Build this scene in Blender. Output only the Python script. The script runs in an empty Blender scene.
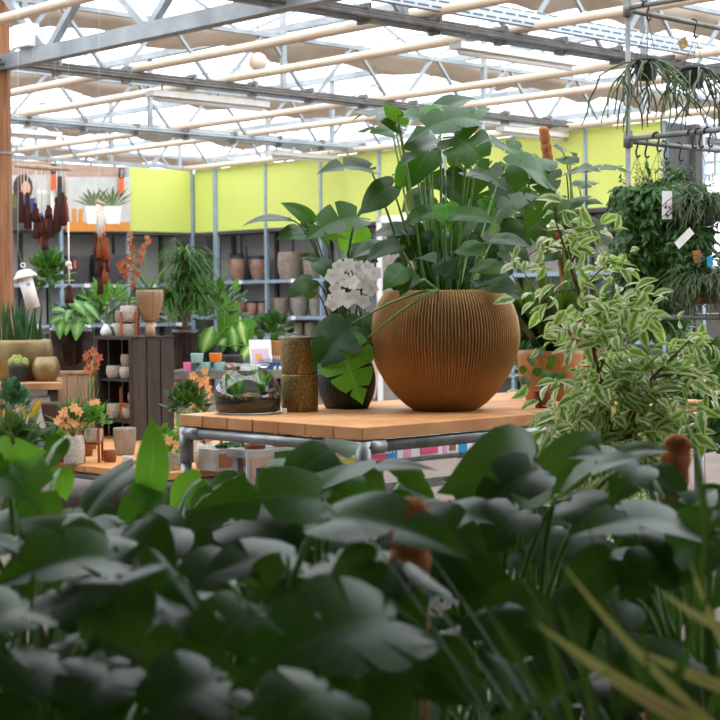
import bpy, bmesh, math, random
from mathutils import Vector as V, Matrix as M
C = bpy.context.scene.collection
F, HY, CAMZ, ROLL = 1600.0, 305.0, 1.36, 0.0085
PITCH = math.atan((360-HY)/F)
UP = V((0, 0, 1))
pi = math.pi

# ------------------------------------------------------------------ camera
cd = bpy.data.cameras.new('camera'); cam = bpy.data.objects.new('camera', cd); C.objects.link(cam)
CROT = (M.Rotation(pi/2-PITCH, 4, 'X') @ M.Rotation(-ROLL, 4, 'Z'))
cam.matrix_world = M.Translation((0, 0, CAMZ)) @ CROT
cd.sensor_width = 36; cd.lens = 36*F/720; cd.clip_end = 300; cd.clip_start = .05
cd.dof.use_dof = True; cd.dof.focus_distance = 6.9; cd.dof.aperture_fstop = 7.0
bpy.context.scene.camera = cam
R3 = CROT.to_3x3()
CAM = V((0, 0, CAMZ))

def ray(px, py):
    d = R3 @ V((px-360, 360-py, -F)); return d / d.y
def at(px, py, Y): return CAM + ray(px, py)*Y
def onz(px, py, z):
    d = ray(px, py); return CAM + d*((z-CAMZ)/d.z)
def onplane(px, py, P, n):
    d = ray(px, py); return CAM + d*((P-CAM).dot(n)/d.dot(n))
def pw(px, Y): return px*Y/F                      # pixel length -> metres at distance Y
UA = math.radians(43.5)
U = V((-math.sin(UA), math.cos(UA), 0)); W = V((math.cos(UA), math.sin(UA), 0))   # the building's two horizontal directions

# ------------------------------------------------------------------ materials
def lin(h):
    if not isinstance(h, str): return (*h, 1)
    h = h.lstrip('#'); c = [int(h[i:i+2], 16)/255 for i in (0, 2, 4)]
    return (*[x/12.92 if x <= .04045 else ((x+.055)/1.055)**2.4 for x in c], 1)
MATS = {}
def mat(name, col, col2=None, rough=.6, metal=0, scale=8, bump=0, stretch=(1, 1, 1), spec=.5, bscale=None, wave=False):
    if name in MATS: return MATS[name]
    m = bpy.data.materials.new(name); m.use_nodes = True; nt = m.node_tree; N = nt.nodes; b = N['Principled BSDF']
    b.inputs['Roughness'].default_value = rough; b.inputs['Metallic'].default_value = metal
    b.inputs['Specular IOR Level'].default_value = spec
    c1 = lin(col); c2 = lin(col2) if col2 else tuple(x*.8 for x in c1[:3])+(1,)
    tc = N.new('ShaderNodeTexCoord'); mp = N.new('ShaderNodeMapping'); mp.inputs['Scale'].default_value = stretch
    nt.links.new(tc.outputs['Object'], mp.inputs['Vector'])
    t = N.new('ShaderNodeTexNoise'); t.inputs['Scale'].default_value = scale; t.inputs['Detail'].default_value = 5
    nt.links.new(mp.outputs[0], t.inputs['Vector'])
    r = N.new('ShaderNodeValToRGB'); r.color_ramp.elements[0].position = .35; r.color_ramp.elements[1].position = .65
    r.color_ramp.elements[0].color = c1; r.color_ramp.elements[1].color = c2
    nt.links.new(t.outputs[0], r.inputs[0]); nt.links.new(r.outputs[0], b.inputs['Base Color'])
    if bump:
        bp = N.new('ShaderNodeBump'); bp.inputs['Strength'].default_value = bump; bp.inputs['Distance'].default_value = .01
        t2 = N.new('ShaderNodeTexNoise'); t2.inputs['Scale'].default_value = bscale or scale*4; t2.inputs['Detail'].default_value = 4
        nt.links.new(mp.outputs[0], t2.inputs['Vector']); nt.links.new(t2.outputs[0], bp.inputs['Height']); nt.links.new(bp.outputs[0], b.inputs['Normal'])
    MATS[name] = m; return m

def leafmat(name, col, edge=None, vein=None, rough=.36, trans=.22, veins=14, edge_at=.55, centre=None, spec=.29, bold=.35, tmix=.5):
    """leaf: UV.x runs across (0.5 = midrib), UV.y along"""
    m = bpy.data.materials.new(name); m.use_nodes = True; nt = m.node_tree; N = nt.nodes; L = nt.links; b = N['Principled BSDF']
    b.inputs['Roughness'].default_value = rough; b.inputs['Specular IOR Level'].default_value = spec
    uv = N.new('ShaderNodeUVMap'); sp = N.new('ShaderNodeSeparateXYZ'); L.new(uv.outputs[0], sp.inputs[0])
    def math_(op, a, b_=None, c=None):
        n = N.new('ShaderNodeMath'); n.operation = op
        for i, x in enumerate((a, b_, c)):
            if x is None: continue
            if isinstance(x, (int, float)): n.inputs[i].default_value = x
            else: L.new(x, n.inputs[i])
        return n.outputs[0]
    ax = math_('MULTIPLY', math_('ABSOLUTE', math_('SUBTRACT', sp.outputs[0], .5)), 2.0)
    tc = N.new('ShaderNodeTexCoord'); no = N.new('ShaderNodeTexNoise'); no.inputs['Scale'].default_value = 9; no.inputs['Detail'].default_value = 3
    L.new(tc.outputs['Object'], no.inputs['Vector'])
    c0 = lin(col)
    def mix(f, a, b_):
        n = N.new('ShaderNodeMix'); n.data_type = 'RGBA'; 
        if isinstance(f, (int, float)): n.inputs[0].default_value = f
        else: L.new(f, n.inputs[0])
        for i, x in ((6, a), (7, b_)):
            if isinstance(x, tuple): n.inputs[i].default_value = x
            else: L.new(x, n.inputs[i])
        return n.outputs[2]
    cur = mix(no.outputs[0], tuple(x*.62 for x in c0[:3])+(1,), tuple(min(1, x*1.35) for x in c0[:3])+(1,))
    if centre:
        f = math_('SUBTRACT', 1.0, math_('MULTIPLY', ax, 1.5)); f = math_('ADD', f, math_('MULTIPLY', math_('SUBTRACT', no.outputs[0], .5), .8))
        n = N.new('ShaderNodeClamp'); L.new(f, n.inputs[0]); cur = mix(n.outputs[0], cur, lin(centre))
    if edge:
        no2 = N.new('ShaderNodeTexNoise'); no2.inputs['Scale'].default_value = 38; L.new(tc.outputs['Object'], no2.inputs['Vector'])
        f = math_('GREATER_THAN', math_('ADD', ax, math_('MULTIPLY', math_('SUBTRACT', no2.outputs[0], .5), 1.1)), edge_at)
        cur = mix(f, cur, lin(edge))
    if vein:
        ph = math_('MULTIPLY', math_('SUBTRACT', sp.outputs[1], math_('MULTIPLY', ax, .28)), veins*2*pi)
        lat = math_('POWER', math_('ADD', math_('MULTIPLY', math_('COSINE', ph), .5), .5), 14)
        mid = math_('LESS_THAN', ax, .05)
        f = math_('MULTIPLY', math_('MAXIMUM', math_('MULTIPLY', lat, .5), mid), bold)
        cur = mix(f, cur, lin(vein))
    L.new(cur, b.inputs['Base Color'])
    tr = N.new('ShaderNodeBsdfTranslucent'); mc = mix(tmix, cur, (0.35, .75, .05, 1)); L.new(mc, tr.inputs[0])
    ms = N.new('ShaderNodeMixShader'); ms.inputs[0].default_value = trans
    L.new(b.outputs[0], ms.inputs[1]); L.new(tr.outputs[0], ms.inputs[2]); L.new(ms.outputs[0], N['Material Output'].inputs[0])
    MATS[name] = m; return m

def glassmat(name, tint=(1, 1, 1, 1), refl=.08, rough=.03, fr=.15):
    m = bpy.data.materials.new(name); m.use_nodes = True; nt = m.node_tree; N = nt.nodes
    N.remove(N['Principled BSDF']); t = N.new('ShaderNodeBsdfTransparent'); t.inputs[0].default_value = tint
    g = N.new('ShaderNodeBsdfGlossy'); g.inputs['Roughness'].default_value = rough
    lw = N.new('ShaderNodeLayerWeight'); lw.inputs[0].default_value = .35
    mm = N.new('ShaderNodeMath'); mm.operation = 'MULTIPLY_ADD'; mm.inputs[1].default_value = fr; mm.inputs[2].default_value = refl
    nt.links.new(lw.outputs['Fresnel'], mm.inputs[0])
    s = N.new('ShaderNodeMixShader'); nt.links.new(mm.outputs[0], s.inputs[0]); nt.links.new(t.outputs[0], s.inputs[1]); nt.links.new(g.outputs[0], s.inputs[2])
    nt.links.new(s.outputs[0], N['Material Output'].inputs[0]); MATS[name] = m; return m

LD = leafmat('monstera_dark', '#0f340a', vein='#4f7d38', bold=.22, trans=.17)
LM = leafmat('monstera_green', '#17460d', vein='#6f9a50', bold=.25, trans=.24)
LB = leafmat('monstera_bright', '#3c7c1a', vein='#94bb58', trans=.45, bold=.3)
LG = leafmat('leaf_fresh', '#487f26', vein='#b8d88a', trans=.3)
LF = leafmat('ficus_leaf', '#6d9240', edge='#e2dfb2', edge_at=.44, trans=.28, rough=.42)
LS = leafmat('syngonium_leaf', '#3c7a30', centre='#86ab66', vein='#d5e3b4', trans=.2)
LDB = leafmat('dieffenbachia_leaf', '#3f8a1e', centre='#d9ea9a', vein='#e8f2bd', trans=.3, veins=10)
LP = leafmat('palm_leaf', '#2d5a24', vein='#6a9552', trans=.2)
LSN = leafmat('snake_leaf', '#2c4d2c', edge='#4c6b42', edge_at=.8, trans=.05)
LT = leafmat('trailing_leaf', '#2a4d1c', vein='#628a42', trans=.14)
LRH = mat('rhipsalis_stem', '#4c5d30', '#384a28', rough=.55, scale=20)
LYR = leafmat('yellowed_leaf', '#b0a055', edge='#d6b878', trans=.2, rough=.55)
LSTR = leafmat('strap_leaf', '#2c4023', vein='#5d6e4a', trans=.12, rough=.5)
LAG = leafmat('aglaonema_leaf', '#28471f', vein='#b0606a', trans=.12)
LAUT = leafmat('autumn_leaf', '#b58a2a', edge='#a04a28', trans=.3)
LBL = leafmat('succulent_leaf', '#2f5638', vein='#5d8a66', trans=.05, rough=.6)
PETW = leafmat('white_petal', '#f4f0e6', vein='#f8edc0', trans=.35, rough=.6, tmix=0, spec=.2)
PETO = leafmat('orange_petal', '#e8a468', vein='#f3cda4', trans=.35, rough=.6, tmix=0, spec=.2)
PETR = leafmat('rust_petal', '#9a4a2c', edge='#c07a55', trans=.3, rough=.6, tmix=0, spec=.2)
STALK = mat('stalk_green', '#4f7d2e', '#6b9440', rough=.45, scale=6)
STALKD = mat('stalk_dark', '#2b3d1e', '#3c5526', rough=.5)
STALKY = mat('stalk_yellow', '#9aa24a', '#7f9440', rough=.5)
BARK = mat('bark', '#7a6148', '#55422f', rough=.85, scale=30, bump=.4)
def translucent(m, f, col):
    nt = m.node_tree; N = nt.nodes; b = N['Principled BSDF']; t = N.new('ShaderNodeBsdfTranslucent'); t.inputs[0].default_value = lin(col)
    ms = N.new('ShaderNodeMixShader'); ms.inputs[0].default_value = f; nt.links.new(b.outputs[0], ms.inputs[1]); nt.links.new(t.outputs[0], ms.inputs[2]); nt.links.new(ms.outputs[0], N['Material Output'].inputs[0])
SOIL = mat('soil', '#2a1c12', '#140d08', rough=.95, scale=40, bump=.8)
STEEL = mat('galvanised_steel', '#a3a7a8', '#85898b', rough=.42, metal=.75, scale=14)
STEELD = mat('weathered_steel', '#8f908c', '#6f716d', rough=.5, metal=.6, scale=10)
WHITE = mat('white_paint', '#efeeea', '#e4e2dc', rough=.5)
LTRUSS = mat('zinc_truss', '#a9b0b4', '#8e9599', rough=.5, metal=.4, scale=3)
DTRAY = mat('dark_conduit', '#66605a', '#4b4743', rough=.6)
CREAM = mat('cream_pipe', '#e4d3bd', '#d7c3aa', rough=.45, scale=2)
CLOTH = mat('shade_cloth', '#d3c8bb', '#c0b3a5', rough=.95, scale=3, stretch=(1, 1, 1), bump=.3)
translucent(CLOTH, .3, '#d8ccbe')
SCREEN = mat('light_blocker', '#6b6660', '#5d5853', rough=.95, scale=3)  # for the added out-of-view sheets that block roof light
PINE = mat('pine_plank', '#d49a62', '#bd7f47', rough=.6, scale=5, stretch=(1, 1, 1), bump=.1)
POSTW = mat('post_wood', '#a3714a', '#7f5233', rough=.75, scale=6, stretch=(6, 6, .5), bump=.2)
POSTP = mat('rough_plank', '#b98a5c', '#94693f', rough=.8, scale=6, bump=.3)
PALEW = mat('pale_wood', '#c9b196', '#ad9072', rough=.75, scale=5, stretch=(4, 4, .6))
ORW = mat('orange_wood', '#a85a2a', '#8a4520', rough=.5, scale=10)
DARKW = mat('dark_wood', '#3d342d', '#2a231e', rough=.75, scale=6, stretch=(5, 5, .8), bump=.25)
YELLOW = mat('lime_panel', '#d3dd76', '#cfd96c', rough=.65, scale=1)
GREYB = mat('grey_back', '#a6a29e', '#9a9692', rough=.8, scale=2)
BLUEST = mat('blue_grey_steel', '#9fb2c4', '#8fa3b5', rough=.45, metal=.2, scale=6)
DGREY = mat('dark_grey', '#4a4b4c', '#404142', rough=.7, scale=4)
BLACK = mat('black_plastic', '#17181a', '#1e1f21', rough=.45)
GOLD = mat('gold_ribbed', '#b28c5c', '#aa8452', rough=.38, metal=.35, scale=3)
BRONZE = mat('bronze_speckle', '#a58f5c', '#6d5a36', rough=.5, metal=.5, scale=110)
BRASS = mat('brushed_brass', '#a08b60', '#7a6845', rough=.42, metal=.45, scale=5)
GREENPOT = mat('dark_green_glaze', '#263029', '#1d2620', rough=.45)
GLOSSB = mat('brown_gloss', '#2b1d1a', '#1c1211', rough=.12, scale=3)
STONE = mat('speckled_stone', '#cfc6b9', '#a99f92', rough=.85, scale=70, bump=.3)
TAUPE = mat('taupe_clay', '#9c8c7a', '#85766a', rough=.8, scale=14)
PINKB = mat('copper_clay', '#a98470', '#8d6a58', rough=.5, scale=10)
GREYP = mat('grey_clay', '#9a9388', '#857d72', rough=.8, scale=12)
DARKBOWL = mat('dark_bowl', '#4a3b31', '#3a2d25', rough=.6, scale=14, stretch=(1, 1, 4))
COPPERT = mat('taupe_fluted', '#9a7d5e', '#866b4e', rough=.5, metal=.2)
TERRA = mat('terracotta', '#ab733f', '#986233', rough=.55)
TERRAD = mat('dark_terracotta', '#8a4a24', '#74401f', rough=.6)
TEAL = mat('teal_glaze', '#8fb9b3', '#84aea8', rough=.4)
ORG = mat('orange_glaze', '#d2762a', '#c66b22', rough=.4)
PINK = mat('pink_glaze', '#e277a4', '#d66b98', rough=.4)
COIR = mat('coir', '#cc8048', '#9a5a30', rough=.95, scale=45, bump=1.0)
FLOOR = mat('concrete_floor', '#75655a', '#66574d', rough=.8, scale=2)
WALLC = mat('wall_paint', '#5f5d59', '#565451', rough=.85, scale=1)
ROPE = mat('white_rope', '#e6dfd2', '#cfc6b6', rough=.9, scale=60)
YARN1 = mat('brown_yarn', '#4d231d', '#381813', rough=.95, scale=60, stretch=(4, 4, .3))
YARN2 = mat('orange_yarn', '#9a4f22', '#7a3c18', rough=.95, scale=60, stretch=(4, 4, .3))
PAPER = mat('paper_white', '#f2f1ee', '#eae9e6', rough=.6)
BLUE = mat('blue_card', '#2c9fd8', '#2896cf', rough=.5)
DBLUE = mat('dark_blue', '#2a4a86', '#223f76', rough=.5)
HPINK = mat('hot_pink', '#ee5f86', '#e8557e', rough=.5)
LPINK = mat('light_pink', '#f0a9cd', '#e99cc4', rough=.5)
LYEL = mat('soft_yellow', '#d6d35a', '#cfcb50', rough=.5)
SIGNO = mat('sign_orange', '#e8642c', '#e25d26', rough=.5)
BLK = mat('print_black', '#202022', '#262628', rough=.6)
BRICKP = mat('print_brick', '#bfa294', '#b09284', rough=.8, scale=3, stretch=(2, 2, 8))
SKIN = mat('print_skin', '#dcb39a', '#d3a78d', rough=.7)
HAIR = mat('print_hair', '#55382c', '#43291f', rough=.7)
PGREY = mat('print_grey', '#cfcfcc', '#c3c3c0', rough=.7)
PLANTP = mat('print_green', '#6b7a48', '#57683c', rough=.7)
SHELFP = mat('print_shelf', '#e0913e', '#d98836', rough=.6)
FELT = mat('grey_felt', '#4b4a4d', '#403f42', rough=.95, scale=30)
BEIGE = mat('beige_pebble', '#c8a878', '#8f7148', rough=.8, scale=60)
CACT = mat('cactus', '#6f8a3e', '#b3b36a', rough=.7, scale=60, bump=.5)
GLASS = glassmat('clear_glass', (.90, .95, .92, 1), .06, .04, .75)
ROOFG = glassmat('roof_glass', (.97, .98, 1, 1), .02)
def perfmat():
    m = mat('perforated_steel', '#b9c3cf', '#aeb8c4', rough=.45, metal=.3); nt = m.node_tree; N = nt.nodes; L = nt.links
    b = N['Principled BSDF']; src = b.inputs['Base Color'].links[0].from_socket
    uv = N.new('ShaderNodeUVMap'); mp = N.new('ShaderNodeMapping'); mp.inputs['Scale'].default_value = (1, 1, 1); L.new(uv.outputs[0], mp.inputs[0])
    ch = N.new('ShaderNodeTexBrick'); ch.inputs['Scale'].default_value = 1; ch.inputs['Brick Width'].default_value = .16; ch.inputs['Row Height'].default_value = .05; ch.inputs['Mortar Size'].default_value = .018
    ch.offset = .5; ch.inputs['Color1'].default_value = (.08, .09, .1, 1); ch.inputs['Color2'].default_value = (.08, .09, .1, 1)
    L.new(mp.outputs[0], ch.inputs[0]); L.new(src, ch.inputs['Mortar']); L.new(ch.outputs[0], b.inputs['Base Color']); return m

# ------------------------------------------------------------------ mesh builder
class MB:
    def __init__(s): s.v = []; s.f = []; s.uv = []
    def add(s, vs, fs, uvs=None):
        o = len(s.v); s.v += [V(x) for x in vs]
        for f in fs: s.f.append([i+o for i in f])
        s.uv += uvs if uvs else [(0, 0)]*len(vs)
        return s
    def obox(s, p, ex, ey, ez):
        vs = [p, p+ex, p+ex+ey, p+ey]; vs += [v+ez for v in vs]
        fs = [(0, 3, 2, 1), (4, 5, 6, 7), (0, 1, 5, 4), (1, 2, 6, 5), (2, 3, 7, 6), (3, 0, 4, 7)]
        if ex.cross(ey).dot(ez) < 0: fs = [tuple(reversed(f)) for f in fs]
        L, H = ex.length, ez.length
        uv = [(0, 0), (L, 0), (L, 0), (0, 0), (0, H), (L, H), (L, H), (0, H)]
        return s.add(vs, fs, uv)
    def bar(s, a, b, w, h, up=UP):
        d = b-a; sd = d.cross(up).normalized(); u2 = sd.cross(d).normalized()
        return s.obox(a-sd*w/2-u2*h/2, d, sd*w, u2*h)
    def tube(s, pts, r, n=8, cap=True):
        pts = [V(p) for p in pts]; k = len(pts); rs = r if isinstance(r, (list, tuple)) else [r]*k
        vs = []; prev = None
        for i, p in enumerate(pts):
            d = (pts[min(i+1, k-1)]-pts[max(i-1, 0)]).normalized()
            if prev is None:
                x = d.cross(V((.31, .17, .93))) if abs(d.z) < .9 else d.cross(V((1, .2, 0)))
            else: x = prev - d*prev.dot(d)
            x.normalize(); prev = x; y = d.cross(x)
            for j in range(n):
                a = 2*pi*j/n; vs.append(p+(x*math.cos(a)+y*math.sin(a))*rs[i])
        fs = [(i*n+j, i*n+(j+1) % n, (i+1)*n+(j+1) % n, (i+1)*n+j) for i in range(k-1) for j in range(n)]
        if cap: fs += [tuple(reversed(range(n))), tuple((k-1)*n+j for j in range(n))]
        return s.add(vs, fs)
    def lathe(s, prof, c, n=32, rib=0, ribn=0, ax=UP, tw=0):
        c = V(c); vs = []; k = len(prof); ax = ax.normalized()
        x = ax.orthogonal().normalized() if abs(ax.z) < .999 else V((1, 0, 0)); y = ax.cross(x)
        for i, (r, z) in enumerate(prof):
            for j in range(n):
                a = 2*pi*j/n; rr = r
                if rib and r > .01: rr = r*(1+rib*(math.cos(ribn*a+tw*z)-1))
                vs.append(c+ax*z+(x*math.cos(a)+y*math.sin(a))*rr)
        fs = [(i*n+j, i*n+(j+1) % n, (i+1)*n+(j+1) % n, (i+1)*n+j) for i in range(k-1) for j in range(n)]
        return s.add(vs, fs)
    def ball(s, c, r, sz=1, n=14):
        pr = [(max(1e-4, r*math.sin(pi*i/10)), -r*sz*math.cos(pi*i/10)) for i in range(11)]
        return s.lathe(pr, c, n)
    def poly(s, pts): return s.add(pts, [tuple(range(len(pts)))])
    # --- leaves
    def leaf(s, base, tip, n, w, kind='oval', arch=.08, fold=.15, droop=.2, ns=0, rng=None, wave=0, gap=.19, s0=.3):
        base = V(base); tip = V(tip); Ld = tip-base; L = Ld.length
        ex = Ld.cross(n)
        if ex.length < 1e-6: ex = Ld.orthogonal()
        ex.normalize(); nn = ex.cross(Ld).normalized(); h = w/2; ph = (rng.random()*6 if rng else 0)
        def P(x, y):
            return base+Ld*y+ex*(x*h)+nn*(arch*L*4*max(-.1, y)*(1-y)+fold*abs(x)*h-droop*x*x*h+wave*h*math.sin(9*y+ph+x*2)*abs(x))
        vs, fs, uv = [], [], []
        if kind in ('heart', 'shield'):
            pts = ([(.0, 0), (.30, -.13), (.72, -.09), (.97, .12), (1.0, .32), (.84, .54), (.55, .75), (.2, .91), (0, 1.03)] if kind == 'heart' else
                   [(.0, 0), (.2, -.06), (.55, -.05), (.85, .1), (.97, .3), (.9, .52), (.66, .73), (.3, .91), (0, 1)])
            def marg(t):
                q = t*8; i = min(7, int(q)); f = q-i
                p0, p1, p2, p3 = pts[max(0, i-1)], pts[i], pts[i+1], pts[min(8, i+2)]
                return tuple(.5*(2*p1[k]+(p2[k]-p0[k])*f+(2*p0[k]-5*p1[k]+4*p2[k]-p3[k])*f*f+(3*p1[k]-p0[k]-3*p2[k]+p3[k])*f**3) for k in (0, 1))
            def mid(t): return max(0., (t-.12)/.88)**1.15*.97
            idx = {}
            def put(x, y, u, v_):
                k = (round(x, 4), round(y, 4))
                if k not in idx: idx[k] = len(vs); vs.append(P(x, y)); uv.append((u, v_))
                return idx[k]
            for sg in (-1, 1):
                nf = max(1, ns); nt_ = 10 if ns == 0 else 4
                S = (0, .2, .42, .6, .8, .93, 1) if ns else (0, .25, .5, .75, .92, 1)
                bounds = [i/nf for i in range(nf+1)] if ns == 0 else [0, .2]+[.2+.8*(i/(nf-1))**.95 for i in range(1, nf)] if nf > 1 else [0, 1]
                for k in range(len(bounds)-1):
                    a, b = bounds[k], bounds[k+1]; tc = (a+b)/2; g = []
                    for sv in S:
                        row = []
                        for i in range(nt_+1):
                            t = a+(b-a)*i/nt_; e = abs(t-tc)/((b-a)/2); sh = 1; se = sv
                            if ns and sv > s0:
                                q = (sv-s0)/(1-s0); sh = 1-gap*q**.7; se = sv*(1-.05*q*e**3)
                                if k == 0 and t < tc: sh = 1
                                if k == len(bounds)-2 and t > tc: sh = 1
                            tt = tc+(t-tc)*sh; mx, my = marg(min(1, max(0, tt))); m0 = mid(tt)
                            x, y = mx*se, m0+(my-m0)*se
                            row.append(put(sg*x, y, .5+sg*.5*min(1, se), m0))
                        g.append(row)
                    for i in range(len(S)-1):
                        for j in range(nt_):
                            q = [g[i][j], g[i+1][j], g[i+1][j+1], g[i][j+1]]
                            q2 = []
                            for z in q:
                                if z not in q2: q2.append(z)
                            if len(q2) > 2: fs.append(q2 if sg > 0 else q2[::-1])
        else:
            nt_ = 6 if kind != 'strap' else 10
            xs = (-1, -.5, 0, .5, 1) if kind != 'mini' else (-1, 0, 1)
            if kind == 'mini': nt_ = 4
            for i in range(nt_+1):
                t = i/nt_
                wd = {'oval': math.sin(pi*min(1, t**.8))**.75, 'mini': math.sin(pi*t**.8)**.8, 'lance': math.sin(pi*t**.6)**.9, 'strap': (min(1, t*6+.35))*(1-t**3)}[kind] if 0 < t < 1 else (.04 if kind != 'strap' or t == 1 else .4)
                for x in xs: vs.append(P(x*wd, t)); uv.append((.5+.5*x, t))
            m_ = len(xs)
            for i in range(nt_):
                for j in range(m_-1):
                    a = i*m_+j; fs.append((a, a+1, a+m_+1, a+m_))
        return s.add(vs, fs, uv)
    def strap(s, p, d, L, w, droop=.6, seg=8, side=None, tw=0):
        """long arching blade falling under its own weight"""
        p = V(p); d = V(d).normalized(); sd = side or d.cross(UP)
        if sd.length < 1e-3: sd = V((1, 0, 0))
        sd = sd.normalized(); vs, uv, fs = [], [], []
        for i in range(seg+1):
            t = i/seg; ww = w/2*(min(1, .5+t*3))*(1-t**2.5)+.0004
            nrm = sd.cross(d).normalized()
            for x in (-1, 0, 1): vs.append(p+sd*(x*ww)+nrm*(abs(x)*ww*.35)); uv.append((.5+.5*x, t))
            d = (d-UP*droop/seg*(.4+1.2*t)).normalized(); p = p+d*(L/seg)
        for i in range(seg):
            for j in range(2):
                a = i*3+j; fs.append((a, a+1, a+4, a+3))
        return s.add(vs, fs, uv)
    def flower(s, c, n, r, k=5, w=.75, rng=None):
        n = V(n).normalized(); x = n.orthogonal().normalized(); y = n.cross(x); o = (rng.random()*6 if rng else 0)
        for i in range(k):
            a = o+2*pi*i/k; d = x*math.cos(a)+y*math.sin(a)
            s.leaf(c, c+d*r+n*r*.15, n, r*w, 'mini', arch=.1)
        return s
    def build(s, name, m, parent=None, smooth=True, bevel=0):
        me = bpy.data.meshes.new(name); inv = parent_matrix(parent).inverted() if parent else M()
        me.from_pydata([inv @ v for v in s.v], [], s.f)
        ul = me.uv_layers.new(name='UVMap'); buf = [0.0]*(2*len(me.loops))
        for l in me.loops: buf[2*l.index], buf[2*l.index+1] = s.uv[l.vertex_index]
        ul.data.foreach_set('uv', buf)
        if smooth: me.polygons.foreach_set('use_smooth', [True]*len(me.polygons))
        me.materials.append(m); me.update()
        o = bpy.data.objects.new(name, me); C.objects.link(o)
        if parent: o.parent = parent
        if bevel:
            b = o.modifiers.new('bevel', 'BEVEL'); b.width = bevel; b.segments = 2; b.limit_method = 'ANGLE'
        return o
def parent_matrix(o):
    m = M.Translation(o.location) @ M.Rotation(o.rotation_euler.z, 4, 'Z')
    return parent_matrix(o.parent) @ m if o.parent else m
def thing(name, label, cat, loc, rz=0, group=None):
    o = bpy.data.objects.new(name, None); C.objects.link(o); o.location = loc; o.rotation_euler = (0, 0, rz); o.empty_display_size = .05
    o['label'] = label; o['category'] = cat
    if group: o['group'] = group
    return o
def tag(o, label, cat, group=None):
    o['label'] = label; o['category'] = cat
    if group: o['group'] = group
    return o
def struct(name, mb, m, smooth=False):
    o = mb.build(name, m, None, smooth); o['kind'] = 'structure'; return o
def copy_thing(root, loc, label=None, group=None):
    r = root.copy(); C.objects.link(r); r.location = loc
    if label: r['label'] = label
    if group: r['group'] = group
    for ch in [o for o in bpy.data.objects if o.parent == root]:
        c = ch.copy(); C.objects.link(c); c.parent = r
        for g in [o for o in bpy.data.objects if o.parent == ch]:
            d = g.copy(); C.objects.link(d); d.parent = c
    return r
def curve(a, b, bend, k=8):
    """quadratic bezier a -> b whose control point is bend"""
    return [a*(1-t)**2+bend*2*t*(1-t)+b*t*t for t in [i/k for i in range(k+1)]]

# ------------------------------------------------------------------ pots
def pot_prof(rb, rm, rt, h, zm=.5, th=.012, deep=.16):
    pr = [(.0005, 0)]
    for i in range(13):
        t = i/12
        r = rb*(t-zm)*(t-1)/(zm) + rm*t*(t-1)/(zm*(zm-1)) + rt*t*(t-zm)/(1-zm)
        pr.append((r, h*t))
    th = min(th, rt*.15)
    pr += [(rt-th*.3, h+th*.25), (rt-th, h), (rt-th*1.1, h*(1-deep)), (.0005, h*(1-deep))]
    return pr
def pot(root, c, rb, rm, rt, h, m, n=28, rib=0, ribn=0, zm=.5, soil=True, name='pot', tw=0, deep=.16):
    o = MB().lathe(pot_prof(rb, rm, rt, h, zm, deep=deep), c, n, rib, ribn, tw=tw).build(name, m, root)
    if soil: MB().lathe([(.0005, 0), (rt*.92, 0), (rt*.9, -.01)], V(c)+UP*h*(1-deep*.6), 20).build('soil', SOIL, root)
    return o

# ------------------------------------------------------------------ room shell
ZT = 3.61
b = MB(); b.obox(V((-16, -5, -.1)), V((34, 0, 0)), V((0, 46, 0)), V((0, 0, .1))); struct('floor', b, FLOOR)
WT, WB = 3.55, 2.55
def wpt(px, p0, p1):
    """floor point where the vertical plane through p0-p1 is seen at pixel column px"""
    d = ray(px, HY); d2 = (p1-p0)
    den = d.x*d2.y-d.y*d2.x; t = (p0.x*d2.y-p0.y*d2.x)/den
    return V((d.x*t, d.y*t, 0))
def fl(px, Y): p = at(px, 305, Y); return V((p.x, p.y, 0))
RW0, RW1 = fl(216, 25.6), fl(666, 19.3)
LW0, LW1 = fl(-40, 23.2), fl(195, 25.97)
def bay(label, p0, p1, mats, shelves, upr=True, tags=(), backm=GREYB, first=False):
    d = (p1-p0); L = d.length; ex = d/L; nb = V((-ex.y, ex.x, 0))
    if nb.y < 0: nb = -nb
    root = thing('shelving_unit', label, 'shelving', p0, 0)
    MB().obox(p1-ex*.05, ex*.05, nb*.05, UP*WT).build('upright', BLUEST, root, False)
    if first: MB().obox(p0, ex*.05, nb*.05, UP*WT).build('upright', BLUEST, root, False)
    MB().obox(p0+ex*.05+nb*.52, ex*(L-.05), nb*.02, UP*WB).build('back_panel', backm, root, False)
    MB().obox(p0+ex*(L*.72)+nb*.46, ex*.06, nb*.05, UP*WB).build('rear_upright', DGREY, root, False)
    MB().obox(p0+nb*.02+UP*WB, ex*(L-.05), nb*.02, UP*(WT-WB)).build('header_panel', mats, root, False)
    MB().obox(p0+nb*.005+UP*(WB-.05), ex*(L-.05), nb*.5, UP*.05).build('header_rail', DGREY, root, False)
    for z in shelves:
        sh = MB().obox(p0+UP*(z-.05), ex*(L-.05), nb*.5, UP*.05).build('shelf', BLUEST, root, False)
        for f in tags:
            MB().obox(p0+ex*(L*f)-nb*.006+UP*(z-.055), ex*.1, nb*.004, UP*.06).build('price_tag', PAPER, sh, False)
    return ex, nb
SH = (1.76, 1.20, .90, .45)
RPX = [216, 267, 322, 381, 446, 514, 587, 666]
rlab = ['steel shelving bay with a lime header, next to the corner of the far wall',
        'steel shelving bay of grey and brown pots, second from the wall corner',
        'steel shelving bay partly hidden by the drooping dark leaves and white orchid',
        'steel shelving bay directly behind the stems left in the golden pot plant',
        'steel shelving bay seen behind the crown of the golden pot plant',
        'steel shelving bay behind the upright coir pole',
        'steel shelving bay ending at the dark grey end panel']
bayinfo = []
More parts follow.
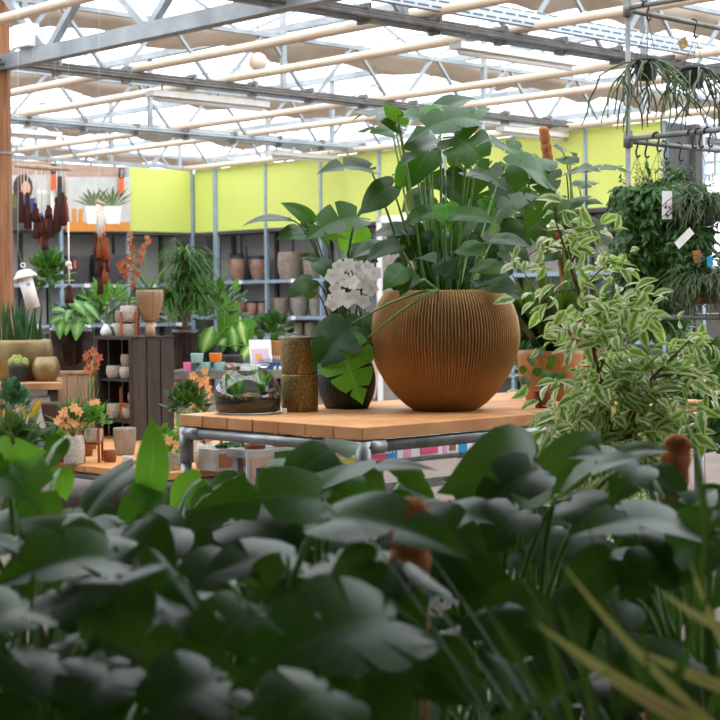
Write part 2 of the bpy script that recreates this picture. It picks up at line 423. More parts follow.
for i in range(7):
    p0, p1 = wpt(RPX[i], RW0, RW1), wpt(RPX[i+1], RW0, RW1)
    ex, nb = bay(rlab[i], p0, p1, YELLOW, SH, tags=((.45,) if i < 2 else (.3, .75)) if i < 5 else (), first=(i == 0))
    bayinfo.append((p0, p1, ex, nb))
lpx = [-40, 64, 131, 195]
llab = ['shelving bay under the poster of a woman, beside the timber post', 'shelving bay under the poster of white planters', 'shelving bay with a lime header left of the wall corner']
linfo = []
for i in range(3):
    p0, p1 = wpt(lpx[i], LW0, LW1), wpt(lpx[i+1], LW0, LW1)
    ex, nb = bay(llab[i], p0, p1, BRICKP if i < 2 else YELLOW, (1.72, 1.1, .5), tags=(.3, .7), backm=GREYB); linfo.append((p0, p1, ex, nb))
ex, nb = bay('narrow corner shelving bay with a lime header between the two walls', LW1, RW0, YELLOW, (1.76, 1.2, .9), backm=GREYB)
# building walls behind the racks and around the hall
nbr = bayinfo[0][3]; nbl = linfo[0][3]
b = MB(); b.obox(RW0+nbr*.62-(RW1-RW0)*.12, (RW1-RW0)*1.12, nbr*.1, UP*WT); struct('wall_right', b, WALLC)
b = MB(); b.obox(LW0+nbl*.62-(LW1-LW0)*.3, (LW1-LW0)*1.6, nbl*.1, UP*WT); struct('wall_left', b, WALLC)
b = MB(); b.obox(V((-14, -4.6, 0)), V((30, 0, 0)), V((0, .1, 0)), UP*4.2); struct('wall_rear', b, WALLC)
b = MB(); b.obox(V((-14, -4.6, 0)), V((0, 44, 0)), V((.1, 0, 0)), UP*3.3); struct('wall_side', b, WALLC)
b = MB(); b.obox(V((15.9, -4.6, 0)), V((0, 44, 0)), V((.1, 0, 0)), UP*2.2); struct('wall_east', b, WALLC)
# grey end panel of the racks
pe = fl(666.5, 19.3); pe2 = fl(703, 20.0); e = (pe2-pe)
root = thing('end_panel', 'dark grey panel closing the end of the lime shelving wall', 'panel', pe)
MB().obox(pe, e, W.cross(UP)*-.04, UP*3.53).build('board', DGREY, root, False)
MB().obox(pe2, e.normalized()*.07, UP.cross(e.normalized())*.07, UP*3.53).build('upright', BLUEST, root, False)
# far window right of the racks
p = fl(690, 27); b = MB(); b.obox(p, V((6, -1.5, 0)), V((0, .1, 0)), UP*1.9); struct('wall_back', b, WALLC)
b = MB()
for i in range(7):
    q = p+V((6, -1.5, 0))*(i/6); b.obox(q+UP*1.9, V((.06, 0, 0)), V((0, .06, 0)), UP*2.2)
for z in (1.9, 2.7, 3.4): b.obox(p+UP*z, V((6, -1.5, 0)), V((0, .06, 0)), UP*.06)
struct('window_1', b, WHITE)

# ------------------------------------------------------------------ roof: glazing, trusses, pipes, screens
SPAN = 3.2
b = MB(); fr = MB()
o0 = V((0, 18, 0)); ulo, uhi = -22, 26
for k in range(-8, 9):
    w0 = k*SPAN
    for (wa, za, wb_, zb) in ((w0, 4.65, w0+SPAN/2, 5.35), (w0+SPAN/2, 5.35, w0+SPAN, 4.65)):
        a = o0+W*wa+U*ulo+UP*za; c = o0+W*wb_+U*ulo+UP*zb
        b.add([a, c, c+U*(uhi-ulo), a+U*(uhi-ulo)], [(0, 1, 2, 3)])
        for j in range(0, 49, 6):
            q = U*(uhi-ulo)*(j/48); fr.bar(a+q, c+q, .022, .03)
    g = o0+W*w0+UP*4.6; fr.bar(g+U*ulo, g+U*uhi, .09, .08)
    g = o0+W*(w0+SPAN/2)+UP*5.37; fr.bar(g+U*ulo, g+U*uhi, .03, .03)
struct('ceiling', b, ROOFG); struct('trim_1', fr, LTRUSS)
TR = [(12.6, 'nearest lattice roof truss, carrying the dark conduits at the top of the view'), (18.0, 'lattice roof truss crossing the middle of the roof above the golden pot'),
      (23.4, 'lattice roof truss landing just over the lime wall panels'), (28.8, 'lattice roof truss beyond the lime wall, low at the left'), (34.2, 'farthest lattice roof truss, faint in the white glare')]
for i, (Y, lab) in enumerate(TR):
    c = at(360, 305, Y); c.z = ZT; H = .62; t0, t1 = -13, 9
    root = thing('roof_truss', lab, 'truss', c)
    MB().bar(c+W*t0, c+W*t1, .06, .055).build('bottom_chord', LTRUSS, root, False)
    MB().bar(c+W*t0+UP*H, c+W*t1+UP*H, .05, .045).build('top_chord', LTRUSS, root, False)
    n = 34; st = (t1-t0)/n
    for k in range(n):
        a = c+W*(t0+k*st+.04)+UP*(0 if k % 2 else H); d = c+W*(t0+(k+1)*st-.04)+UP*(H if k % 2 else 0)
        MB().bar(a, d, .03, .035, up=U).build('diagonal', LTRUSS, root, False)
    for k in range(-4, 4):
        w_ = k*SPAN-1.1*(i % 2) + (c-o0).dot(W)*-1+ ((c-o0).dot(W)//SPAN)*SPAN
        MB().bar(c+W*w_, c+W*w_+UP*1.0, .055, .055, up=U).build('gutter_post', LTRUSS, root, False)
    # gathered shade screen lying behind the truss
    rng = random.Random(40+i); nu, nw = 7, 90; vs, uv, fs = [], [], []
    wid = .6
    for a in range(nw+1):
        t = t0+(t1-t0)*a/nw; sag = .06*math.sin(a*.9)+rng.uniform(-.03, .03)
        for bq in range(nu+1):
            u = bq/nu; vs.append(c+W*t+U*(.22+wid*u)+UP*(H+.04-(.14+sag)*math.sin(pi*u)+.03*math.sin(u*25+a*.2)))
    for a in range(nw):
        for bq in range(nu): q = a*(nu+1)+bq; fs.append((q, q+1, q+nu+2, q+nu+1))
    sc = MB().add(vs, fs).build('shade_screen', CLOTH)
    sc.location = (0, 0, 0)
    tag(sc, ['beige shade cloth gathered behind the nearest roof truss', 'beige shade cloth gathered behind the middle roof truss', 'beige shade cloth gathered above the lime wall panels', 'beige shade cloth on the low truss beyond the lime wall', 'beige shade cloth on the farthest faint roof truss'][i], 'shade cloth')
    so = sc.modifiers.new('thick', 'SOLIDIFY'); so.thickness = .015
# unseen opaque sheets added overhead to keep sky light off the foreground
b = MB(); rng = random.Random(9)
for k in range(4):
    a = V((-14, -4.4+k*2.4, 4.32)); vs, fs = [], []
    for i in range(61):
        for j in range(2): vs.append(a+V((.5*i, j*2.37, .03*math.sin(i*1.3+k)+rng.uniform(-.01, .01))))
    for i in range(60): fs.append((2*i, 2*i+1, 2*i+3, 2*i+2))
    b.add(vs, fs)
struct('overhead_light_blocker', b, SCREEN, True)
# conduits on two of the trusses
for i, (Y, lab) in enumerate([(12.6, 'bundle of dark conduits along the nearest roof truss'), (18.0, 'bundle of dark conduits along the middle roof truss'), (23.4, 'thin conduits along the truss over the lime panels')]):
    c = at(360, 305, Y); c.z = ZT
    root = thing('cable_conduit', lab, 'conduit', c-U*.08)
    for k in range(3 if i < 2 else 2):
        q = c-U*(.08+.05*k)+UP*(.05-.035*k); MB().tube([q+W*-12, q+W*9], (.02 if i == 0 else .017), 8).build('tube', DTRAY if i < 2 else LTRUSS, root)
    for k in range(-14, 11):
        q = c+W*(k*.8)-U*.13; MB().obox(q-UP*.06, W*.03, U*.14, UP*.16).build('clamp', STEELD, root, False)
# cream heating pipes
for (px, py, z, lab) in [(60, 4, ZT+.1, 'cream heating pipe crossing the top left corner above the timber post'), (240, 49, ZT+.1, 'cream heating pipe, upper of the first pair below the top of the view'),
                         (240, 77, ZT+.1, 'cream heating pipe passing just below the hanging globe lamp'), (240, 119, ZT+.1, 'cream heating pipe, upper of the pair nearest the lime wall'),
                         (240, 135, ZT+.1, 'cream heating pipe, lower of the pair nearest the lime wall'), (655, 117, ZT-.02, 'cream pipe above the right end of the lime panels')]:
    q = onz(px, py, z); tag(MB().tube([q-U*11, q+U*14], .042, 12).build('heating_pipe', CREAM), lab, 'pipe')
# girder from the timber post
pb = at(4, 66, 14.8); pb.z = ZT
root = thing('roof_girder', 'light grey box girder running from the timber post across the top', 'girder', pb)
MB().bar(pb-U*9, pb+U*.1, .12, .13).build('bottom_chord', LTRUSS, root, False)
MB().bar(pb-U*9+UP*.62, pb+U*.1+UP*.66, .1, .08).build('top_chord', LTRUSS, root, False)
for k in range(12):
    a = pb-U*(k*.75+.05)+UP*(.06 if k % 2 else .6); d = pb-U*(k*.75+.7)+UP*(.6 if k % 2 else .06)
    MB().bar(a, d, .06, .07, up=W).build('diagonal', LTRUSS, root, False)
MB().obox(pb-U*.35-W*.12+UP*.08, -U*.25, W*.12, UP*.2).build('junction_box', WHITE, root, False)
# perforated channel
q = onz(560, 25, ZT+.15); tag(MB().bar(q-W*7, q+W*7, .06, .13).build('perforated_channel', perfmat(), None, False), 'light perforated steel channel near the top edge', 'channel')
# light battens
for (x0, y0, x1, y1, lab) in [(150, 93, 266, 105, 'white batten light under the middle truss, left of the golden pot'), (455, 45, 576, 63, 'white batten light under the nearest truss, left of the pipe rack'),
                              (500, 129, 573, 138, 'white batten light just above the lime panels by the coir pole'), (8, 131, 46, 137, 'white batten light beside the timber post'), (270, 153, 326, 159, 'white batten light resting over the lime panel second from the corner')]:
    a = onz(x0, y0, ZT-.12); L = (onz(x1, y1, ZT-.12)-a).dot(W); d = a+W*L
    root = thing('ceiling_light', lab, 'light', a)
    MB().bar(a, d, .14, .06).build('housing', WHITE, root, False)
    MB().tube([a+W*.05-UP*.05, d-W*.05-UP*.05], .025, 8).build('tube', WHITE, root)
    for f in (.1, .9): q = a+W*L*f; MB().tube([q, q+UP*.12], .01, 6).build('bracket', STEEL, root)
c = at(258, 62, 17)
root = thing('globe_lamp', 'small cream globe lamp hanging from the roof', 'lamp', c-UP*.1)
MB().ball(c, .1).build('globe', CREAM, root); MB().tube([c+UP*.1, c+UP*.6], .006, 6).build('cord', DTRAY, root)
# timber post
p = at(3, 305, 14.8); root = thing('timber_post', 'brown timber post at the left edge carrying the roof girder', 'post', V((p.x, p.y, 0)))
MB().obox(V((p.x-.03-.10, p.y, 0)), V((.10, 0, 0)), V((0, .14, 0)), UP*4.2).build('beam', POSTW, root, False)
MB().obox(V((p.x-.022, p.y-.005, 0)), V((.095, 0, 0)), V((0, .14, 0)), UP*4.2).build('beam', POSTW, root, False)
MB().obox(V((p.x-.03, p.y-.012, 2.78)), V((.11, 0, 0)), V((0, .16, 0)), UP*.02).build('strap', STEEL, root, False)

# ------------------------------------------------------------------ posters and signs on the left wall
Pl = wpt(0, LW0, LW1); nl = nbl
def wp(px, py, off=0): return onplane(px, py, Pl-nl*(.02+off), nl)
def flat(name, pts, m, root, off=0): 
    q = [wp(x, y, off) for x, y in pts]; s = MB(); n = len(q); th = nl*.004
    s.add(q+[v+th for v in q], [tuple(range(n)), tuple(range(2*n-1, n-1, -1))]+[(i, i+n, (i+1) % n+n, (i+1) % n) for i in range(n)]); return s.build(name, m, root, False)
def ell(cx, cy, rx, ry, n=14): return [(cx+rx*math.cos(2*pi*i/n), cy+ry*math.sin(2*pi*i/n)) for i in range(n)]
root = thing('poster', 'wall poster of a woman before framed pictures, behind the tassels', 'poster', wp(13, 231))
flat('print', [(12, 175), (62, 175), (62, 230), (12, 230)], PGREY, root)
flat('hair', ell(23, 188, 10, 14), HAIR, root, .006); flat('face', ell(26, 188, 4.4, 7), SKIN, root, .012)
flat('shirt', [(18, 198), (40, 198), (45, 222), (16, 222)], DBLUE, root, .010)
flat('plant', ell(15, 202, 6, 9), PLANTP, root, .006); flat('sofa', [(12, 207), (32, 212), (32, 230), (12, 230)], DGREY, root, .014)
flat('picture_frame', [(35, 190), (53, 190), (53, 215), (35, 215)], PAPER, root, .008); flat('panel', [(56, 176), (62, 176), (62, 229), (56, 229)], BLK, root, .008)
flat('picture', [(37, 193), (51, 193), (51, 213), (37, 213)], PGREY, root, .012)
root = thing('poster', 'wall poster of two white planters on an orange shelf', 'poster', wp(67, 231))
flat('print', [(66, 177), (130.5, 177), (130.5, 231.5), (66, 231.5)], PGREY, root)
flat('shelf', [(66, 222), (130, 222), (130, 231), (66, 231)], SHELFP, root, .006)
for (cx, w) in ((94, 9), (113, 9)):
    flat('planter', [(cx-w, 206), (cx+w, 206), (cx+w*.75, 224), (cx-w*.75, 224)], PAPER, root, .012)
    rng = random.Random(cx)
    for k in range(9):
        a = -pi/2+(k-4)*.3; L = rng.uniform(18, 27)
        flat('frond', [(cx+(k-4)*.8, 207), (cx+math.cos(a)*L*.6-1.6, 207+math.sin(a)*L*.6), (cx+math.cos(a)*L, 207+math.sin(a)*L*.9), (cx+math.cos(a)*L*.6+1.6, 207+math.sin(a)*L*.6)], PLANTP, root, .009)
for x in (74.5, 81): flat('carving', [(x-2, 209), (x+2, 208), (x+2, 222), (x-2, 222)], SHELFP, root, .012)
def text(s, size, mat_, root, origin, ex, ey, name='lettering'):
    cu = bpy.data.curves.new(name, 'FONT'); cu.body = s; cu.size = size; cu.extrude = .001; cu.align_x = 'CENTER'; cu.align_y = 'CENTER'
    t = bpy.data.objects.new(name, cu); me = bpy.data.meshes.new_from_object(t); bpy.data.objects.remove(t)
    n = ex.cross(ey).normalized(); Mx = M((ex.normalized(), ey.normalized(), n)).transposed().to_4x4(); Mx.translation = origin
    me.transform((parent_matrix(root).inverted() if root else M()) @ Mx); me.materials.clear(); me.materials.append(mat_)
    o = bpy.data.objects.new(name, me); C.objects.link(o); o.parent = root; return o
exl = linfo[0][2]
for (x0, y0, x1, y1, yt, lab, s) in [(51, 164, 56, 190, 174, 'black and orange hanging sign over the poster of a woman', 'col'), (119, 168, 124, 192.5, 178, 'black and orange hanging sign over the poster of planters', 'cojo')]:
    root = thing('hanging_sign', lab, 'sign', wp((x0+x1)/2, y1, .06))
    flat('lower_panel', [(x0, yt), (x1, yt), (x1, y1), (x0, y1)], SIGNO, root, .06); flat('upper_panel', [(x0, y0), (x1, y0), (x1, yt), (x0, yt)], BLK, root, .06)
    text(s, .07, PAPER, root, wp((x0+x1)/2, (y0+yt)/2, .065), UP, -exl)

# ------------------------------------------------------------------ pots on the far shelves
def shelf_pot(info, px, z, wpx, hpx, m, label, shape='tub', rim=None, dpt=.25, group=None):
    p0, p1, ex, nb = info
    q = wpt(px, p0+nb*dpt, p1+nb*dpt); Y = q.y; r = pw(wpx, Y)/2; h = pw(hpx, Y); c = V((q.x, q.y, z))
    root = thing('plant_pot', label, 'pot', c, 0, group)
    if shape == 'round': pot(root, c, r*.6, r*1.03, r*.9, h, m, 20, zm=.55, soil=False)
    elif shape == 'cone': pot(root, c, r*.62, r*.9, r, h, m, 20, soil=False)
    else: pot(root, c, r*.8, r, r*.95, h, m, 20, soil=False)
    if rim: MB().lathe([(r*.99, h*.78), (r*.97, h*1.01), (r*.8, h*1.01), (r*.8, h*.8)], c, 20).build('rim', rim, root)
    return root
B = bayinfo
shelf_pot(B[0], 240, 1.76, 20, 25, PINKB, 'copper pot with black rim, first on the upper shelf by the wall corner', 'round', BLK)
shelf_pot(B[0], 259, 1.76, 18, 24, PINKB, 'copper pot with black rim, second on the upper shelf by the wall corner', 'round', BLK)
shelf_pot(B[0], 240, 1.20, 17, 18, PINKB, 'copper pot with black rim, largest on the shelf below the upper pair', 'round', BLK)
shelf_pot(B[0], 252.5, 1.20, 11, 15, PINKB, 'small copper pot, middle one of three on the second shelf', 'round', BLK, .2)
shelf_pot(B[0], 262.5, 1.20, 9, 15, PINKB, 'small copper pot next to the upright on the second shelf', 'round', BLK)
shelf_pot(B[1], 291, 1.76, 26, 27, TAUPE, 'big taupe pot on the upper shelf, second bay', 'tub')
shelf_pot(B[1], 313, 1.76, 19, 25, TAUPE, 'taupe pot half hidden by leaves on the upper shelf, second bay', 'tub')
shelf_pot(B[1], 281, 1.20, 18, 18, TAUPE, 'tapered taupe pot, first on the second shelf of the second bay', 'cone')
shelf_pot(B[1], 300, 1.20, 19, 18, GREYP, 'tapered grey pot, middle of the second shelf, second bay', 'cone')
shelf_pot(B[1], 316, 1.20, 14, 17, GREYP, 'pale grey pot by the upright on the second shelf, second bay', 'cone')
shelf_pot(B[1], 283, .90, 19, 11, TAUPE, 'low wide taupe pot on the third shelf, second bay', 'cone')
shelf_pot(B[1], 299, .90, 11, 13, TAUPE, 'narrow taupe pot in the middle of the third shelf, second bay', 'tub')
shelf_pot(B[1], 311, .90, 13, 13, TAUPE, 'taupe pot by the upright on the third shelf, second bay', 'tub')
shelf_pot(B[2], 339, 1.76, 14, 15, TERRA, 'small tan pot on the upper shelf, above the white orchid', 'tub')
shelf_pot(B[2], 355, 1.76, 14, 20, PALEW, 'pale pot on the upper shelf, right of the tan pot', 'tub')
shelf_pot(B[2], 334, 1.20, 15, 16, TAUPE, 'taupe pot on the second shelf behind the white orchid', 'cone')
shelf_pot(B[5], 538, 1.20, 22, 18, PAPER, 'white tub on the far shelf behind the coir pole', 'cone')
shelf_pot(B[6], 600, 1.20, 24, 16, GREYP, 'grey tub on the far shelf left of the hanging plants', 'cone')
root = thing('wall_tap', 'dark bent tap rod rising behind the upper copper pots', 'tap', at(245, 255, 25))
a = at(245.7, 262, 25.1); MB().tube([a-UP*.3, a+UP*.24], .03, 8).build('pipe', BLK, root); MB().tube([a+UP*.12, a+UP*.13-exl*.3, a+UP*.1-exl*.32], .01, 6).build('spout', BLK, root)
root = thing('picture_frame', 'white framed panel standing behind the main monstera stems', 'frame', wpt(390, RW0-nbr*.3, RW1-nbr*.3))
q = wpt(378, RW0-nbr*.3, RW1-nbr*.3); ex = bayinfo[0][2]
MB().obox(q, ex*.9, nbr*.05, UP*2.55).build('board', GREYP, root, False)
for (a, wd, z0, z1) in ((0, .1, 0, 2.6), (.85, .1, 0, 2.6)): MB().obox(q+ex*a-nbr*.02+UP*z0, ex*wd, nbr*.08, UP*(z1-z0)).build('border', PAPER, root, False)
MB().obox(q-nbr*.02+UP*2.5, ex*.95, nbr*.08, UP*.1).build('border', PAPER, root, False)
# grey felt baskets on the left bays
for (px, w, h, lab) in [(76, 27, 28, 'dark grey felt basket, left one on the shelf under the planter poster'), (110, 36, 29, 'wide dark grey felt basket beside the orange price tag')]:
    q = wpt(px, linfo[1][0]+nl*.22, linfo[1][1]+nl*.22); c = V((q.x, q.y, 1.72)); Y = q.y; r = pw(w, Y)/2
    root = thing('felt_basket', lab, 'basket', c); pot(root, c, r*.9, r, r*1.02, pw(h, Y), FELT, 24, soil=False)
    MB().obox(c+V((.02, -r-.03, pw(h*.55, Y))), V((.03, 0, 0)), V((0, .004, 0)), UP*.12).build('price_tag', SIGNO, root, False)

# ------------------------------------------------------------------ hanging decorations, left
def tassel(mb, p, L, r): mb.lathe([(.002, 0), (r*.45, -L*.03), (r*.55, -L*.12), (r*.4, -L*.18), (r*.8, -L*.5), (r, -L), (r*.5, -L*1.02), (.001, -L*.98)], p, 10)
def dec(name, label, px, py, Y): return thing(name, label, 'wall hanging', at(px, py, Y))
Yd = 11.2
root = dec('tassel_mobile', 'driftwood mobile with rows of brown and orange tassels by the timber post', 44, 250, Yd)
MB().tube([at(15, 165.5, Yd), at(42, 167.5, Yd), at(71, 169.5, Yd)], [.014, .018, .012], 8).build('driftwood_bar', PALEW, root)
tl = [(21, 192, 30, 0), (24, 205, 14, 1), (27.5, 192, 36, 0), (35, 203, 18, 0), (37, 208, 20, 1), (36, 222, 16, 0), (42, 216, 18, 0), (41.5, 226, 16, 1), (45, 236, 14, 0), (47, 212, 20, 1), (50, 207, 30, 0), (48.5, 205, 12, 0), (56.5, 197, 34, 0), (57, 202, 22, 1), (62.5, 192, 33, 0), (65, 196, 26, 1)]
for (x, y, L, k) in tl:
    MB().tube([at(x, 168, Yd), at(x, y, Yd)], .003, 5).build('cord', ROPE, root)
    m = MB(); tassel(m, at(x, y, Yd+(.01 if k else -.01)), pw(L, Yd), pw(4.2, Yd)); m.build('tassel', YARN2 if k else YARN1, root)
for x in (20, 66): MB().tube([at(x, 167, Yd), at(43, -40, Yd)], .0006, 4).build('hanging_cord', ROPE, root)
Yd = 10.6
root = dec('tassel_hanging', 'wall hanging of white cords ending in long brown tassels, beside the planter poster', 100, 292, Yd)
MB().tube([at(96, 201, Yd), at(105, 205, Yd)], .012, 8).build('driftwood_bar', PALEW, root)
for (x, y0, y1) in ((97, 204, 236), (99, 204, 246), (101.5, 205, 248), (103.5, 205, 238)): MB().tube([at(x, y0, Yd), at(x, y1, Yd)], .008, 6).build('white_cord', ROPE, root)
for (x, y, L, k) in [(96, 232, 26, 0), (99, 236, 22, 1), (104, 232, 24, 1), (106.5, 238, 22, 1), (101, 250, 20, 0), (98, 258, 18, 0), (104.5, 262, 22, 1), (100, 270, 24, 0), (103, 255, 16, 0), (106, 252, 20, 0)]:
    m = MB(); tassel(m, at(x, y, Yd-.01*k), pw(L, Yd), pw(3.6, Yd)); m.build('tassel', YARN2 if k else YARN1, root)
MB().tube([at(97, 202, Yd), at(99, 170, Yd), at(99, -30, Yd)], .0007, 4).build('hanging_cord', ROPE, root); MB().tube([at(104, 204, Yd), at(99, 170, Yd)], .0007, 4).build('hanging_cord', ROPE, root)
root = dec('rope_hanging', 'knotted white rope with a single dark brown tassel, before the felt basket', 68.5, 301, Yd)
MB().tube([at(68.5, 222, Yd), at(69, 265, Yd), at(69.5, 288, Yd)], .006, 6).build('rope', ROPE, root)
m = MB(); m.ball(at(68.5, 264, Yd), .022); m.ball(at(70, 268, Yd), .016); m.build('knot', ROPE, root)
m = MB(); tassel(m, at(69, 285, Yd), pw(18, Yd), pw(5, Yd)); m.build('tassel', YARN1, root)
MB().tube([at(68.5, 222, Yd), at(68.5, -30, Yd)], .0006, 4).build('hanging_cord', ROPE, root)
# bird feeder
Yf = 10.4; a = at(24, 274, Yf); d = (at(33.5, 308, Yf)-a); L = d.length; d.normalize()
root = thing('bird_feeder', 'white metal tube bird feeder hanging askew by the timber post', 'bird feeder', at(30, 308, Yf))
r = pw(7, Yf); MB().lathe([(.001, L), (r, L), (r, 0), (.001, 0)], a, 24, ax=d).build('tube', WHITE, root)
ax2 = (V((.22, 0, 1))).normalized()
MB().lathe([(.001, .0), (pw(12, Yf), -.02), (pw(12.2, Yf), -.014), (pw(8, Yf), .018), (pw(6.6, Yf), .03), (pw(3.5, Yf), .036), (.001, .037)], at(24.8, 275, Yf), 28, ax=(-d+V((0, 0, .15))).normalized()).build('lid', WHITE, root)
MB().tube([at(23, 267, Yf)+V((.014*math.cos(t), 0, .014*math.sin(t)+.012)) for t in [i*pi/6 for i in range(13)]], .004, 6).build('ring', WHITE, root)
MB().tube([at(22.5, 264, Yf), at(18, 250, Yf), at(18, -20, Yf)], .0008, 5).build('hanging_wire', WHITE, root)
MB().obox(at(28.5, 286, Yf)-V((0, r+.012, 0)), V((.026, 0, .006)), V((0, .003, 0)), V((-.004, 0, .016))).build('sticker', BLUEST, root, False)

# ------------------------------------------------------------------ tables
def frame_table(name, label, corner, ul, vl, top, planks=7, th=.045, r=.024, over=.03, low=None, postz=0):
    """corner = near top corner; ul along U, vl along W"""
    root = thing(name, label, 'table', V((corner.x, corner.y, 0)))
    m = MB(); pwid = ul/planks; rng = random.Random(int(vl*100))
    for k in range(planks):
        e = rng.uniform(-.006, .006)
        m.obox(corner+U*(k*pwid+.002)+W*e-UP*th, U*(pwid-.004), W*(vl), UP*(th+rng.uniform(-.002, .001)))
    m.build('tabletop', PINE, root, False, .004)
    zc = top-th-r-.004; ins = over+r
    P = [corner+U*u+W*v for u, v in ((ins, ins), (ul-ins, ins), (ul-ins, vl-ins), (ins, vl-ins))]
    for p in P:
        MB().tube([V((p.x, p.y, 0)), V((p.x, p.y, zc))], r, 14).build('leg', STEEL, root)
        f = MB(); f.tube([V((p.x, p.y, zc-.13)), V((p.x, p.y, zc+r*.9))], r*1.28, 14); f.build('corner_fitting', STEEL, root)
    for i in range(4):
        a, c = P[i].copy(), P[(i+1) % 4].copy(); a.z = c.z = zc
        MB().tube([a, c], r, 14).build('rail', STEEL, root)
        d = (c-a).normalized()
        MB().tube([a, a+d*.1], r*1.28, 14).build('rail_fitting', STEEL, root); MB().tube([c, c-d*.1], r*1.28, 14).build('rail_fitting', STEEL, root)
        if low:
            a = a.copy(); c = c.copy(); a.z = c.z = low; MB().tube([a, c], r*.8, 12).build('lower_rail', STEEL, root)
    return root
def solve(P, d, px):
    """distance t along d from P at which the point is seen in column px (horizon row)"""
    r_ = ray(px, 420); n = V((r_.y, -r_.x, 0)); return -(P-CAM).dot(n)/d.dot(n)
TZ = .90
TC = onz(363, 427.5, TZ); TU = solve(TC, U, 178.5); TV = solve(TC, W, 706)
frame_table('plank_table', 'large plank table on grey pipe legs carrying the golden pot', TC, TU, TV, TZ, 7, .05, .0235, over=0, low=.3)
LZ = .45
A_ = onz(72, 464, LZ); B_ = onz(200, 470, LZ)
den = U.x*-W.y+U.y*W.x; dd = B_-A_
# A + s*U = B + t*W
s_ = (dd.x*-W.y+dd.y*W.x)/den
LC = A_+U*s_
frame_table('low_plank_table', 'low plank table on pipe legs with crate and potted plants', LC, 3.3, 2.6, LZ, 14, .04, .022)
def uv_of(p, c): return ((p-c).dot(U), (p-c).dot(W))
print('TABLE', TC, TU, TV, 'LOW', LC)

# ---- the golden ribbed pot
def potted(name, label, cat, c, rb, rm, rt, h, m, **k):
    g = k.pop('group', None); root = thing(name, label, cat, c, 0, g); pot(root, c, rb, rm, rt, h, m, **k); return root
def on(px, z, Y):  # stands at pixel column px, distance Y, height z
    p = at(px, 305, Y); return V((p.x, p.y, z))
PY = 6.97; PC = on(444.5, TZ, PY); sc_ = PY/F
golden = thing('potted_monstera', 'huge golden ribbed globe pot with a tall bushy monstera', 'potted plant', PC)
prof = [(.0005, 0), (40*sc_, 0), (46*sc_, 3*sc_)]
KP = [(-6, 22), (0, 31), (3, 36), (8, 42.5), (20, 54), (35, 64), (50, 71), (70, 75.2), (90, 73.5), (104, 68.5), (112, 64), (118, 59.5), (124, 54)]
prof = [(.0005, 0), (29*sc_, 0)]
for i in range(1, len(KP)-2):
    for j in range(4):
        f = j/4; q = [KP[i+d] for d in (-1, 0, 1, 2)]
        z, rr = [.5*(2*q[1][k]+(q[2][k]-q[0][k])*f+(2*q[0][k]-5*q[1][k]+4*q[2][k]-q[3][k])*f*f+(3*q[1][k]-q[0][k]-3*q[2][k]+q[3][k])*f**3) for k in (0, 1)]
        prof.append((rr*sc_, max(0, z)*sc_))
prof += [(59*sc_, 119*sc_), (57.5*sc_, 119.5*sc_), (56*sc_, 118*sc_), (56*sc_, 106*sc_), (.0005, 106*sc_)]
MB().lathe(prof, PC, 1120, .022, 140).build('pot', GOLD, golden)
MB().lathe([(.0005, 0), (55*sc_, 0)], PC+UP*112*sc_, 24).build('soil', SOIL, golden)

def mk_leaf(root, spec, crown, lm=None, rng=None, stalk=STALK, sr=.0055, kind='heart', bend=None, straight=False, droop=None, fold=None):
    bx, by, tx, ty, w, Y, dY, a, ns, mk = spec[:10]; tilt = spec[10] if len(spec) > 10 else 0
    base = at(bx, by, Y); tip = at(tx, ty, Y+dY); a = math.radians(a)
    n = UP*math.cos(a)+V((0, -1, 0))*math.sin(a)
    if tilt: n = M.Rotation(math.radians(tilt), 3, (tip-base).normalized()) @ n
    rr_ = rng or rg
    if droop is None: droop = rr_.uniform(.0, .18)
    if fold is None: fold = rr_.uniform(.02, .32)
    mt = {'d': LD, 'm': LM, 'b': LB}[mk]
    MB().leaf(base, tip, n, pw(w, Y), kind, arch=.10, fold=fold, droop=droop, ns=ns, rng=rng, wave=.05).build('leaf', mt, root)
    if crown is not None:
        mid_ = (crown+base)/2; L = (base-crown).length
        ct = V((crown.x*.55+base.x*.45, crown.y*.55+base.y*.45, max(base.z, mid_.z+L*.25)))
        if straight: ct = mid_+UP*L*.10
        MB().tube(curve(crown, base, bend or ct, 10), [sr*(1.3-.6*i/10) for i in range(11)], 7).build('stalk', stalk, root)

